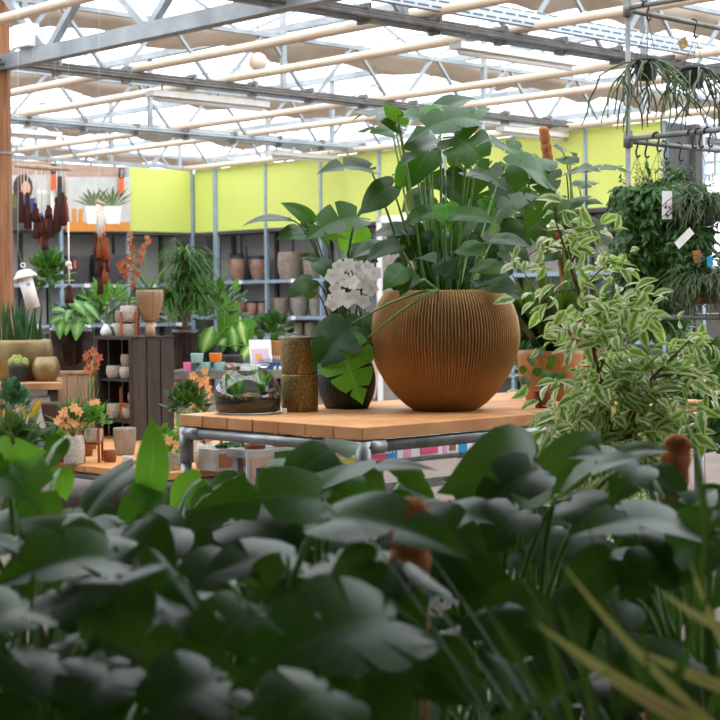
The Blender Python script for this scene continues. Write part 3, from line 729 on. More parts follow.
rg = random.Random(7)
gc = lambda dx=0, dy=0: at(444+dx, 296, PY+dy)
main = [ # bx,by,tx,ty,w,Y,dY,facing,splits,mat
 (371, 170, 317, 174, 40, 6.8, -.05, 28, 3, 'd'), (392, 186, 360, 214, 34, 6.75, .05, 55, 0, 'd'),
 (400, 128, 352, 112, 38, 6.9, .05, 18, 3, 'd'), (396, 132, 352, 134, 36, 7.1, .1, 22, 3, 'm'),
 (398, 122, 386, 104, 30, 6.9, -.1, 25, 0, 'm'), (398, 118, 428, 124, 30, 6.8, -.1, 32, 3, 'm'),
 (425, 116, 450, 106, 26, 7.1, .1, 20, 3, 'b'), (470, 118, 408, 142, 46, 6.75, -.1, 40, 4, 'm'),
 (455, 128, 491, 108, 36, 6.95, .1, 30, 4, 'm'), (455, 136, 488, 170, 52, 6.7, -.1, 60, 5, 'm'),
 (440, 140, 402, 166, 42, 6.8, -.12, 25, 4, 'd'), (430, 150, 408, 190, 30, 7.0, 0, 60, 0, 'm'),
 (470, 172, 506, 190, 44, 6.9, -.1, 30, 4, 'd'), (415, 160, 396, 192, 26, 7.05, 0, 55, 0, 'b'),
 (445, 205, 449, 230, 28, 6.65, -.08, 70, 0, 'b'), (452, 216, 496, 224, 26, 6.6, -.1, 45, 0, 'm'),
 (434, 212, 404, 226, 24, 6.75, -.05, 45, 0, 'm'), (462, 246, 487, 256, 24, 6.6, -.1, 60, 0, 'm'),
 (424, 256, 436, 264, 20, 6.65, -.1, 50, 0, 'd'), (404, 268, 383, 290, 26, 6.6, -.1, 70, 0, 'm'),
 (476, 266, 508, 274, 24, 6.6, -.12, 55, 0, 'm'), (488, 240, 531, 248, 24, 6.75, -.1, 35, 0, 'd'),
 (478, 214, 506, 234, 42, 7.15, .1, 60, 4, 'b'), (492, 196, 512, 230, 40, 7.2, .1, 65, 4, 'b'),
 (420, 178, 392, 176, 34, 7.1, .1, 20, 3, 'd'), (410, 230, 370, 238, 32, 6.9, 0, 28, 0, 'd'),
 (500, 210, 538, 196, 40, 7.1, 0, 30, 4, 'd'), (446, 176, 470, 210, 34, 7.2, 0, 60, 0, 'd'),
 (425, 230, 412, 252, 26, 6.9, 0, 55, 0, 'd'), (505, 250, 530, 268, 28, 7.0, -.05, 50, 0, 'd'),
 (470, 232, 448, 250, 30, 7.0, 0, 50, 0, 'd'), (398, 244, 366, 262, 26, 6.8, -.05, 35, 0, 'd'),
 (440, 262, 458, 280, 28, 6.8, -.05, 55, 0, 'd'), (490, 284, 520, 292, 24, 6.75, -.05, 50, 0, 'd'),
 (468, 150, 450, 180, 40, 7.2, .1, 50, 4, 'd'), (420, 145, 446, 150, 36, 7.15, .1, 25, 0, 'd'),
 (470, 196, 440, 220, 44, 7.2, .05, 55, 3, 'd'), (500, 176, 526, 214, 44, 7.25, 0, 60, 3, 'd'), (430, 196, 402, 212, 40, 7.15, 0, 40, 0, 'd'), (462, 180, 486, 214, 46, 7.3, 0, 62, 3, 'd'),
 (418, 160, 440, 190, 44, 7.25, 0, 58, 3, 'd'), (500, 228, 524, 256, 40, 7.2, 0, 60, 0, 'd'), (426, 240, 400, 262, 36, 7.1, 0, 50, 0, 'd'), (476, 250, 500, 280, 36, 7.1, 0, 60, 0, 'd'), (452, 246, 430, 278, 36, 7.15, 0, 60, 0, 'd'), (388, 112, 352, 122, 40, 7.2, .1, 20, 3, 'd'), (440, 112, 478, 100, 34, 7.2, .1, 25, 0, 'd'),
 (480, 140, 512, 152, 34, 7.1, .05, 30, 4, 'd'), (412, 275, 400, 296, 20, 6.6, -.05, 60, 0, 'd'),
]
for i, s in enumerate(main):
    dx = (s[0]-444)*.42; mk_leaf(golden, s, gc(max(-45, min(45, dx)), rg.uniform(-.12, .12)), rng=rg, stalk=STALKY if s[0] < 402 and i % 2 else STALK, straight=True)
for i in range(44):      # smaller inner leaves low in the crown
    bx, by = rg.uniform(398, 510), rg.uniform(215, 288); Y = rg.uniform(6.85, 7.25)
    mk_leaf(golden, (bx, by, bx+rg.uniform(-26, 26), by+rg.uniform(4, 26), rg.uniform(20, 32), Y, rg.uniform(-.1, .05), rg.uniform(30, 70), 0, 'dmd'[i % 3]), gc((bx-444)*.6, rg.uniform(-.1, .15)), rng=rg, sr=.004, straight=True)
m = MB(); a = at(438, 290, 6.72)
m.tube([a, at(424, 280, 6.62), at(408, 285, 6.6), at(399, 289, 6.6)], [.006, .009, .012, .004], 8)
m.tube([a, at(430, 292, 6.6), at(400, 312, 6.58), at(368, 337, 6.66)], [.006, .0055, .005, .003], 7)
m.tube([a, at(424, 291, 6.6), at(390, 303, 6.66), at(352, 323, 6.75)], [.006, .0055, .005, .003], 7)
m.build('trailing_stalks', STALK, golden)

# ---- terrarium
TY = 6.85; c = on(247, TZ, TY); k_ = TY/F
root = thing('terrarium', 'round glass terrarium of soil and small plants at the left of the table', 'terrarium', c)
gp = [(.001, .004), (31*k_, .004), (33*k_, 2*k_), (33.5*k_, 16*k_), (32.5*k_, 26*k_), (26*k_, 37*k_), (20*k_, 43*k_), (20*k_, 46*k_), (22*k_, 48.5*k_)]
MB().lathe(gp, c, 40).build('glass_jar', GLASS, root)
MB().tube([c+V((22*k_*math.cos(t), 22*k_*math.sin(t), 48.5*k_)) for t in [i*2*pi/32 for i in range(33)]], .004, 8).build('glass_rim', GLASS, root)
MB().lathe([(.001, .008), (30*k_, .008), (32*k_, 3*k_), (32.3*k_, 14*k_), (20*k_, 16*k_), (.001, 16.5*k_)], c, 36).build('soil', SOIL, root)
m = MB(); rg = random.Random(3)
for i in range(90):
    a, rr = rg.uniform(0, 2*pi), 31*k_*math.sqrt(rg.random()); m.ball(c+V((rr*math.cos(a), rr*math.sin(a), (15.5+rg.uniform(0, 3))*k_)), rg.uniform(.005, .010), .7, 6)
m.build('pebbles', BEIGE, root)
m = MB()
for i in range(7):
    a = rg.uniform(0, 6); q = c+V((-.05, -.02, 16*k_)); m.leaf(q, q+V((.07*math.cos(a), .05*math.sin(a)-.02, rg.uniform(.06, .11))), V((0, -1, .3)), .05, 'oval')
m.build('broad_leaves', LS, root)
m = MB()
for i in range(22):
    a = rg.uniform(0, 2*pi); q = c+V((.06, -.01, 17*k_)); m.strap(q, V((.5*math.cos(a), .5*math.sin(a), 1)), rg.uniform(.08, .17), .014, .7)
m.build('spiky_leaves', LG, root)
m = MB()
for i in range(14):
    a = i*2.4; q = c+V((.075, -.07, 18*k_)); m.leaf(q, q+V((.03*math.cos(a), .03*math.sin(a), .02)), UP, .014, 'mini')
m.build('purple_rosette', mat('purple_leaf', '#6a2f50', '#4c2140', rough=.5), root)
tag(MB().obox(on(281, TZ, 6.75), V((.02, 0, 0)), V((0, .02, 0)), UP*.025).build('price_cube', PAPER, None, False), 'tiny white price cube between the terrarium and the bronze cylinders', 'price tag')
# ---- bronze cylinders (one standing on the other)
CY = 6.95; k_ = CY/F; c = on(299, TZ, CY)
for i, lab in ((0, 'bronze speckled cylinder pot, the lower of the stack'), (1, 'bronze speckled cylinder pot standing on top of its twin')):
    c2 = c+UP*(i*37.5*k_)
    root = thing('cylinder_pot', lab, 'pot', c2, 0)
    MB().lathe([(.001, 0), (17.5*k_, 0), (18*k_, .004), (18.5*k_, 36*k_), (18.4*k_, 37.2*k_), (17*k_, 37.3*k_), (17*k_, 33*k_), (.001, 33*k_)], c2, 40).build('body', BRONZE, root)
# ---- dark ribbed pot with split-leaf plant
DY = 7.15; k_ = DY/F; DC = on(346, TZ, DY)
phil = thing('potted_philodendron', 'dark green ribbed pot with long-stalked drooping dark leaves', 'potted plant', DC)
pot(phil, DC, 21*k_, 29*k_, 25*k_, 47*k_, GREENPOT, 240, .012, 48)
rg = random.Random(11)
lf = [(287, 219, 243, 226, 22, 7.2, -.05, 22, 0, 'd'), (312, 221, 281, 203, 18, 7.3, 0, 60, 0, 'm'), (359, 217, 305, 240, 44, 7.0, -.1, 48, 4, 'm'),
      (304, 232, 277, 240, 28, 7.2, -.05, 40, 0, 'd'), (303, 222, 316, 230, 16, 7.3, 0, 50, 0, 'm'), (356, 228, 350, 262, 34, 7.35, .05, 65, 4, 'b'),
      (388, 248, 352, 258, 32, 7.1, -.05, 30, 0, 'd'), (318, 258, 298, 258, 16, 7.2, 0, 45, 0, 'd'), (312, 280, 288, 298, 22, 7.1, -.05, 60, 0, 'd'),
      (318, 262, 334, 282, 20, 7.1, -.05, 60, 0, 'd'), (312, 290, 306, 300, 12, 7.2, 0, 60, 0, 'd'), (330, 270, 345, 290, 22, 7.15, 0, 60, 0, 'd'),
      (352, 327, 314, 370, 54, 6.85, -.12, 62, 3, 'd'), (362, 318, 368, 362, 44, 6.95, -.05, 60, 0, 'd'), (338, 344, 362, 403, 58, 6.8, -.08, 66, 5, 'b'),
      (338, 330, 312, 352, 40, 6.9, -.1, 50, 4, 'd'), (330, 240, 318, 214, 20, 7.4, 0, 50, 0, 'm'), (352, 250, 378, 262, 26, 7.3, 0, 50, 0, 'd')]
for s in lf: mk_leaf(phil, s, DC+UP*46*k_+V((rg.uniform(-.04, .04), rg.uniform(-.03, .03), 0)), rng=rg, sr=.0045, stalk=STALKD if s[1] < 300 else STALK)
# ---- white orchid
OY = 7.3; OC = on(353, TZ, OY)-U*0+U*.0
OC = on(362, TZ, 7.75)
root = thing('white_orchid', 'white moth orchid in bloom left of the golden pot rim', 'potted plant', OC)
pot(root, OC, .06, .075, .085, .2, WHITE, 24)
rg = random.Random(5)
for (x, y, L) in ((340, 262, 5), (352, 266, 6), (368, 264, 5)):
    s = OC+UP*.18; top_ = at(x+8, 262, 6.95); end = at(x-8, 298, 6.8)
    MB().tube(curve(s, top_, s+UP*.35, 6)+curve(top_, end, at(x-4, 250, 6.85), 6)[1:], .004, 6).build('flower_spike', STALKD, root)
m = MB()
for (x, y) in [(334, 277), (341, 268), (350, 265), (337, 289), (346, 281), (355, 283), (334, 302), (341, 297), (360, 267), (369, 268), (376, 274), (363, 281), (371, 288), (357, 296), (348, 300), (365, 302)]:
    c_ = at(x-1, y, 6.75+rg.uniform(-.05, .06)); m.flower(c_, V((rg.uniform(-.6, .3), -1, rg.uniform(-.2, .3))), pw(rg.uniform(7.5, 9.5), 6.8), 5, 1.05, rg)
m.build('blossoms', PETW, root)
m = MB()
for i in range(5):
    a = i*1.3; m.leaf(OC+UP*.19, OC+V((.16*math.cos(a), .16*math.sin(a), .25)), UP, .06, 'oval', arch=.2)
m.build('leaves', LD, root)

# ---- right of the golden pot
RC = on(550, TZ, 7.62); k_ = 7.62/F
root = thing('potted_palm', 'orange glazed pot of dark upright fronds right of the golden pot', 'potted plant', RC)
pot(root, RC, 24*k_, 31*k_, 33*k_, 49*k_, TERRA, 36)
m = MB(); rg = random.Random(21)
for i in range(120):
    a = rg.uniform(0, 2*pi); m.strap(RC+V((rg.uniform(-.06, .06), rg.uniform(-.06, .06), 46*k_)), V((.5*math.cos(a)-.12, .5*math.sin(a), 1)), rg.uniform(.28, .5), .045, .5)
m.build('foliage', LD, root)
# moss pole monstera
MC = on(577, TZ, 8.15); k_ = 8.15/F
moss = thing('moss_pole_monstera', 'monstera climbing a tall coir pole in a brown pot at the back of the table', 'potted plant', MC)
pot(moss, MC, 18*k_, 22*k_, 24*k_, 84*k_, TERRAD, 30)
def coir_pole(root, a, b, r, seed=0):
    rg = random.Random(seed); n = 30; k = 100; vs = []; d = b-a; x = d.cross(V((0, 1, 0))).normalized(); y = d.cross(x).normalized(); m = MB()
    for i in range(k+1):
        t = i/k; rr = r*(1+.07*math.sin(i*1.25))
        for j in range(n): aa = 2*pi*j/n; vs.append(a+d*t+(x*math.cos(aa)+y*math.sin(aa))*rr*(1+rg.uniform(-.05, .05)))
    for sh, rr in ((.35, .94), (.65, .78), (.85, .52), (.95, .2)):
        for j in range(n): aa = 2*pi*j/n; vs.append(b+d.normalized()*r*sh+(x*math.cos(aa)+y*math.sin(aa))*r*rr*(1+rg.uniform(-.04, .04)))
    k += 4
    fs = [(i*n+j, i*n+(j+1) % n, (i+1)*n+(j+1) % n, (i+1)*n+j) for i in range(k) for j in range(n)]+[tuple(k*n+j for j in range(n))]
    m.add(vs, fs); return m.build('coir_pole', COIR, root)
coir_pole(moss, MC+UP*80*k_+V((-.03, -.02, -.05)), at(544, 131, 8.0), .025, 2)
rg = random.Random(31)
lf = [(548, 180, 492, 168, 50, 7.5, -.2, 50, 5, 'm'), (540, 158, 520, 186, 44, 7.7, -.2, 55, 5, 'm'), (538, 170, 552, 200, 40, 7.6, -.1, 60, 5, 'd'),
      (520, 152, 498, 148, 36, 7.6, 0, 35, 4, 'm'), (556, 196, 526, 232, 46, 7.9, 0, 65, 5, 'm'), (566, 174, 600, 172, 34, 8.0, -.1, 25, 4, 'd'),
      (570, 164, 558, 158, 26, 8.1, .1, 20, 3, 'd'), (586, 170, 632, 174, 20, 8.0, -.1, 25, 4, 'm'), (556, 206, 602, 204, 42, 8.0, -.15, 28, 4, 'd'),
      (574, 222, 608, 246, 40, 8.0, -.05, 42, 0, 'd'), (560, 150, 575, 158, 24, 8.2, .1, 30, 3, 'd'), (530, 190, 505, 212, 40, 7.8, 0, 55, 5, 'd'),
      (562, 240, 540, 262, 36, 8.1, 0, 55, 0, 'd'), (578, 186, 600, 184, 24, 8.2, .1, 22, 4, 'd'), (540, 214, 522, 250, 36, 8.0, 0, 60, 4, 'd')]
for i, s in enumerate(lf): mk_leaf(moss, s, MC+UP*82*k_+V((rg.uniform(-.05, .05), -.03, 0)), rng=rg, sr=.005)
# pilea
QC = on(543, TZ, 7.05); k_ = 7.05/F
root = thing('pilea', 'little pilea with round leaves in a brown pot by the orange pot', 'potted plant', QC)
pot(root, QC, 8*k_, 9*k_, 10*k_, 17*k_, TERRAD, 24)
rg = random.Random(8); m = MB(); st = MB(); o = QC+UP*16*k_
for (x, y, w) in [(538, 353, 9), (546, 377, 13), (531, 361, 10), (560, 377, 12), (526, 382, 13), (552, 360, 9), (541, 350, 8), (536, 372, 9), (556, 388, 10), (524, 370, 9), (549, 366, 8)]:
    q = at(x, y, 6.95+rg.uniform(-.06, .06)); m.leaf(q+UP*pw(w/2, 7), q-UP*pw(w/2, 7)+V((rg.uniform(-.01, .01), rg.uniform(-.03, .01), 0)), V((rg.uniform(-.9, .9), -1, rg.uniform(.3, 1.4))), pw(w*1.15, 7), 'oval'); st.tube(curve(o, q, (o+q)/2+UP*.04, 5), .002, 5)
m.build('leaves', LM, root); st.build('stalks', STALK, root)
for (px, py0, w, h, Yp, mt, lab) in [(582, 375, 17, 24, 7.1, DARKBOWL, 'small dark brown ribbed pot beside the pilea'), (601, 380, 17, 22, 7.3, BLK, 'small black pot behind the cream ficus leaves on the table')]:
    c = on(px, TZ, Yp); k_ = Yp/F; root = thing('small_pot', lab, 'pot', c); pot(root, c, w*.44*k_, w*.5*k_, w*.5*k_, h*k_, mt, 60, .05, 12, soil=False)
c = on(545, TZ, 7.35)

# ------------------------------------------------------------------ banner bench behind the table
BF = onz(420, 436, .66); BF.z = 0
t0 = solve(BF, W, 252); bl = 2.3-t0
root = thing('metal_bench', 'low grey metal bench with a printed banner, seen under the plank table', 'bench', BF)
a = BF+W*t0
MB().obox(a+UP*.62, W*bl, U*.2, UP*.04).build('top', STEELD, root, False)
for i in range(5):
    for u in (.02, .14): MB().obox(a+W*(.02+i*(bl-.08)/4)+U*u, W*.04, U*.04, UP*.62).build('leg', STEELD, root, False)
for z in (.2, .38): MB().obox(a+UP*z, W*bl, U*.03, UP*.05).build('rail', STEELD, root, False)
bn = BF-U*.03
root = thing('banner', 'printed mix and match banner in yellow, pink and blue under the table', 'banner', bn+UP*.46)
def bt(px): return solve(bn, W, px)
def bseg(x0, x1, m, z0=0.555, z1=0.655, off=0, nm='panel'): return MB().obox(bn+W*bt(x0)-U*off+UP*z0, W*(bt(x1)-bt(x0)), U*.004, UP*(z1-z0)).build(nm, m, root, False)
bseg(246, 300, PGREY, 0.500, 0.665); bseg(300, 326, PAPER); bseg(326, 366, LYEL); bseg(366, 386, HPINK); bseg(386, 397, BLUE); bseg(397, 403, PAPER); bseg(403, 411, LPINK); bseg(411, 442, PAPER); bseg(442, 447, LPINK); bseg(447, 458, PAPER); bseg(458, 467, BLUE); bseg(467, 560, PAPER)
bseg(250, 270, SKIN, 0.530, 0.630, .006, 'picture'); bseg(255, 263, DBLUE, 0.510, 0.580, .008, 'picture'); bseg(274, 296, LG, 0.590, 0.650, .006, 'picture')
bseg(420, 437, HPINK, 0.565, 0.605, .006, 'picture'); bseg(418, 440, DGREY, 0.610, 0.640, .008, 'picture'); bseg(449, 455, TERRA, 0.570, 0.630, .006, 'picture'); bseg(480, 500, LPINK, 0.570, 0.630, .006, 'picture'); bseg(515, 530, LG, 0.570, 0.630, .006, 'picture')
text('mix &', .075, PAPER, root, bn+W*bt(345)-U*.006+UP*0.605, W, UP); text('match', .075, PAPER, root, bn+W*bt(381)-U*.006+UP*0.610, W, UP)
# succulents in the brown planter on the bench end
def bush(mb, c, rx, rz, n, L, w, seed, kind='mini', up=.4, ry=None):
    rg = random.Random(seed)
    for i in range(n):
        a = rg.uniform(0, 2*pi); e = rg.uniform(-.15, 1)*pi/2; rr = rg.random()**.4
        d = V((math.cos(a)*math.cos(e), math.sin(a)*math.cos(e), math.sin(e)))
        p = c+V((d.x*rx*rr, d.y*(ry or rx)*rr, d.z*rz*rr)); dd = (d+V((rg.uniform(-.6, .6), rg.uniform(-.6, .6), up*rg.uniform(-.5, 1.3)))).normalized()
        l = L*rg.uniform(.7, 1.25); mb.leaf(p, p+dd*l, (UP+V((rg.uniform(-.5, .5), -.6+rg.uniform(-.5, .5), 0))).normalized(), w*rg.uniform(.8, 1.2), kind, arch=.08, droop=.15)
    return mb
def rosette(mb, c, r, n=16, w=.35, rng=None):
    o = rng.random()*6 if rng else 0
    for i in range(n):
        a = o+i*2.4; f = .35+.65*(i/n); q = c+V((math.cos(a)*r*f, math.sin(a)*r*f, r*(1-f)*.9+.1*r)); mb.leaf(c, q, UP, r*w, 'mini', arch=.1, fold=.3)

# ------------------------------------------------------------------ low table contents
def lowpt(px, py): return onz(px, py, LZ)
def potat(label, cat, px, py, wt, wm, wb, h, m, z=None, name='plant_pot', soil=True, zm=.5, rib=0, ribn=0, n=28, group=None, c=None):
    c = c if c is not None else onz(px, py, LZ if z is None else z); Y = c.y; k = Y/F/2
    root = thing(name, label, cat, c, 0, group); pot(root, c, wb*k, wm*k, wt*k, h*2*k, m, n, rib, ribn, zm, soil); return root, c, c+UP*h*2*k*.9
# crate
E = lowpt(134, 441); cu, cv, ch = .47, .35, None
zt = at(134, 337, E.y).z; zs = at(134, 380, E.y).z
root = thing('wooden_crate', 'dark slatted wooden crate standing on end with stone pots inside', 'crate', E)
th = .016
MB().obox(E+UP*(zt-LZ-.02), U*cu, W*cv, UP*.02).build('top_board', DARKW, root, False)
zb = at(134, 421, E.y).z-.02
MB().obox(E+UP*(zb-LZ)+U*.012+W*.012, U*(cu-.024), W*(cv-.024), UP*.02).build('bottom_board', DARKW, root, False)
MB().obox(E+U*.012+W*.02+UP*(zs-LZ-.016), U*(cu-.024), W*(cv-.04), UP*.016).build('shelf_board', DARKW, root, False)
m = MB()
for k in range(3): m.obox(E+W*(k*cv/3+.004)+UP*.002, U*th, W*(cv/3-.012), UP*(zt-LZ-.004))
m.build('slatted_side', DARKW, root, False)
m = MB()
for k in range(3): m.obox(E+U*(cu-th)+W*(k*cv/3+.004)+UP*.002, U*th, W*(cv/3-.012), UP*(zt-LZ-.004))
m.build('slatted_side', DARKW, root, False)
m = MB()
for k in range(3): m.obox(E+U*(k*(cu-.04)/3+.024)+W*(cv-.012)+UP*.002, U*((cu-.04)/3-.012), W*.012, UP*(zt-LZ-.004))
m.build('slatted_back', DARKW, root, False)
for u in (.016, cu-.05): MB().obox(E+U*u+W*.001+UP*.02, U*.034, W*.016, UP*(zt-LZ-.04)).build('front_batten', DARKW, root, False)
def cp(u, v, z): return E+U*u+W*v+UP*(z-LZ)
def inpot(u, v, z, r, h, m, lab): 
    c = cp(u, v, z); rt = thing('plant_pot', lab, 'pot', c); pot(rt, c, r*.75, r*1.02, r*.92, h, m, 22, soil=False); return rt
zsh = zs+.001; zfl = zb+.021
inpot(.345, .085, zsh, .055, .085, STONE, 'pale stone pot at the front left of the crate, upper compartment')
inpot(.215, .10, zsh, .05, .08, STONE, 'small stone pot in the middle of the crate, upper compartment')
inpot(.205, .11, zsh+.081, .055, .085, GREYP, 'grey pot stacked high in the upper compartment of the crate')
r_ = thing('pear_ornament', 'small white pear ornament inside the crate', 'ornament', cp(.10, .09, zsh)); MB().lathe([(.001, 0), (.03, .004), (.04, .03), (.026, .062), (.012, .08), (.001, .084)], cp(.10, .09, zsh), 20).build('body', WHITE, r_); MB().tube([cp(.10, .09, zsh+.08), cp(.095, .09, zsh+.1)], .003, 5).build('stem', ORW, r_)
inpot(.35, .085, zfl, .052, .1, STONE, 'pale stone pot at the front left of the crate, lower compartment')
inpot(.20, .11, zfl, .065, .10, STONE, 'round stone pot in the middle of the crate, lower compartment')
inpot(.15, .13, zfl+.101, .058, .08, GREYP, 'grey pot stacked on the round stone pot in the lower compartment')
m = MB()
rt = thing('wooden_pot_stand', 'orange wooden stand leaning inside the lower crate', 'stand', cp(.09, .07, zfl))
for u in (.06, .20): MB().obox(cp(u, .035, zfl), U*.012, W*.012, UP*.22).build('leg', ORW, rt, False)
MB().obox(cp(.06, .035, zfl+.1), U*.15, W*.012, UP*.014).build('crossbar', ORW, rt, False)
# on top of the crate
zt2 = zt
def toppot(u, v, r, h, m, lab, z=0): 
    c = cp(u, v, zt2+z); rt = thing('plant_pot', lab, 'pot', c); pot(rt, c, r*.72, r*1.02, r*.95, h, m, 24); return rt, c
toppot(.29, .11, .048, .09, STONE, 'stone pot on the crate top, lowest at the left under the tiny one')
toppot(.29, .11, .04, .085, GREYP, 'tiny grey pot stacked on the stone pot on the crate top', .091)
toppot(.16, .09, .045, .085, STONE, 'stone pot on the crate top below the wooden stand')
rt, cst = toppot(.16, .09, .064, .105, STONE, 'speckled stone pot held high in the wooden stand on the crate', .105)
m = MB()
for i in range(4):
    d = V((rg.uniform(-.3, .3), rg.uniform(-.2, .2), 1)); m.strap(cst+UP*.1, d, rg.uniform(.1, .2), .02, .2)
m.build('shoots', LG, rt)
rt = thing('wooden_pot_stand', 'orange wooden stand on top of the crate', 'stand', cp(.16, .09, zt2))
for u, v in ((.235, .09), (.085, .09), (.16, .02), (.16, .165)): MB().obox(cp(u-.006, v-.006, zt2), U*.012, W*.012, UP*.17).build('leg', ORW, rt, False)
MB().obox(cp(.085, .084, zt2+.088), U*.15, W*.012, UP*.014).build('crossbar', ORW, rt, False); MB().obox(cp(.154, .02, zt2+.088), U*.012, W*.15, UP*.014).build('crossbar', ORW, rt, False)
rt = thing('pear_ornament', 'white pear ornament on the crate top at its left corner', 'ornament', cp(.39, .05, zt2)); c = cp(.39, .05, zt2); MB().lathe([(.001, 0), (.03, .004), (.04, .03), (.026, .06), (.012, .082), (.001, .088)], c, 20).build('body', WHITE, rt); MB().tube([c+UP*.08, c+V((-.03, 0, .115))], .003, 5).build('stem', WHITE, rt)
# fluted planter on wooden foot with rust orchid
c = cp(.06, .19, zt2); k_ = c.y/F
rt = thing('fluted_planter', 'taupe fluted planter on a pale wooden foot with a rust orchid', 'potted plant', c)
MB().lathe([(.001, 0), (5.5*k_, 0), (4.2*k_, 15*k_), (.001, 15*k_)], c, 24).build('foot', PALEW, rt)
pot(rt, c+UP*15*k_, 6*k_, 13.2*k_, 13.6*k_, 31*k_, COPPERT, 96, .03, 12, zm=.6)
top_ = c+UP*44*k_; m = MB(); st = MB()
rg = random.Random(77)
for pts in ([(152, 292), (140, 262), (148, 236)], [(148, 292), (130, 268), (131, 232)], [(146, 292), (128, 280), (126, 262)]):
    st.tube(curve(top_, at(pts[2][0], pts[2][1], c.y), at(pts[1][0], pts[1][1], c.y), 8), .004, 6)
for (x, y) in [(131, 236), (129, 243), (132, 248), (147, 238), (144, 246), (149, 242), (142, 252), (128, 256), (124, 262), (130, 262), (136, 264), (122, 270), (128, 270), (134, 272), (139, 266), (126, 277), (132, 279), (137, 274), (120, 265), (134, 256), (141, 258), (133, 286)]:
    m.flower(at(x, y, c.y+rg.uniform(-.05, .05)), V((rg.uniform(-.6, .6), -1, rg.uniform(-.3, .6))), pw(rg.uniform(3.5, 4.8), c.y), 5, .6, rg)
st.build('flower_spikes', STALK, rt); m.build('blossoms', PETR, rt)
m = MB()
for (x, y) in ((128, 272), (170, 276), (160, 285), (134, 284), (126, 300), (108, 300)): m.strap(top_, (at(x, y, c.y)-top_)*2+UP*.3, (at(x, y, c.y)-top_).length*1.25+.03, .05, .5)
m.build('leaves', LG, rt)

# big dracaena behind the crate, grey display table with coloured pots
GY = 12.1; gz = .87
GP = on(172, gz, GY); GQ = on(292, gz, GY); gx = (GQ-GP).normalized()
root = thing('display_table', 'grey topped display table of small coloured pots behind the terrarium', 'table', V((GP.x, GP.y, 0)))
MB().obox(GP-UP*.06, GQ-GP, V((0, 1.3, 0)), UP*.06).build('top', STEELD, root, False)
MB().obox(GP-UP*.14+V((0, .05, 0)), (GQ-GP)*.25, V((0, .6, 0)), UP*.05).build('wooden_shelf', PINE, root, False)
for f in (0.02, .42, .93):
    for yy in (.03, 1.2): MB().obox(V((GP.x, GP.y, 0))+(GQ-GP)*f+V((0, yy, 0)), V((.05, 0, 0)), V((0, .05, 0)), UP*(gz-.06)).build('leg', STEELD, root, False)
def gpt(px, dy): return on(px, gz, GY+dy)
for (px, w, h, dy, z, m_, lab) in [(186.5, 8, 8.5, .08, 0, PINK, 'pink pot at the left end of the display table'), (191.5, 9, 8, .15, 0, TEAL, 'teal pot, first of the bottom row on the display table'), (204.5, 13, 8, .11, 0, TEAL, 'teal pot, second of the bottom row on the display table'),
                               (218.5, 13, 8, .11, 0, TEAL, 'teal pot, third of the bottom row on the display table'), (230.5, 11, 7, .11, 0, ORG, 'orange pot at the right of the teal row'),
                               (196.5, 13, 9, .1, 8, TEAL, 'teal pot stacked on top of the teal row'), (215, 13, 9, .11, 8, ORG, 'orange pot stacked on top of the teal row')]:
    c = gpt(px, dy); k_ = c.y/F; c.z += z*k_*1.01; rt = thing('small_pot', lab, 'pot', c); pot(rt, c, w*.43*k_, w*.47*k_, w*.5*k_, h*k_, m_, 24, soil=False)
c = gpt(232, .3); rt = thing('small_pot', 'black bowl behind the orange pots on the display table', 'pot', c); pot(rt, c, 7*c.y/F, 10*c.y/F, 10.5*c.y/F, 14*c.y/F, BLK, 24, soil=False)
c = gpt(261, .35); rt = thing('seed_card', 'floral printed card leaning behind the blue spoon box', 'card', c); k_ = c.y/F
MB().obox(c-V((11*k_, 0, 0)), V((22*k_, 0, 0)), V((0, .01, 0)), V((-2*k_, .04, 29*k_))).build('card', PAPER, rt, False); MB().obox(c-V((9*k_, .006, -6*k_)), V((17*k_, 0, 0)), V((0, .004, 0)), V((-1.5*k_, .03, 14*k_))).build('picture', mat('print_lilac', '#d9c3cf', '#c9b0c0', rough=.6), rt, False); MB().obox(c-V((5*k_, .010, -9*k_)), V((6*k_, 0, 0)), V((0, .004, 0)), V((-1*k_, .02, 6*k_))).build('picture', SHELFP, rt, False)
c = gpt(269, .12); k_ = c.y/F; rt = thing('spoon_box', 'blue box filled with grey spoons on the display table', 'box', c)
MB().obox(c-V((11*k_, 0, 0)), V((22*k_, 0, 0)), V((0, .09, 0)), UP*7.5*k_).build('box', DBLUE, rt, False)
for x in (-6, 4, 9): MB().obox(c+V((x*k_, -.004, .005)), V((2.5*k_, 0, 0)), V((0, .003, 0)), UP*3*k_).build('label', PAPER, rt, False)
for i in range(9): q = c+V(((-9+i*2.3)*k_, .04, 7*k_)); MB().tube([q, q+UP*3*k_, q+UP*7*k_], [.003, .006, .003], 6).build('spoon', STEEL, rt)
c = gpt(247, .06); k_ = c.y/F; tag(MB().obox(c-V((7*k_, 0, 0)), V((14*k_, 0, 0)), V((0, .12, 0)), UP*4.5*k_).build('white_tray', PAPER, None, False), 'low white tray between the orange pot and blue box', 'tray')
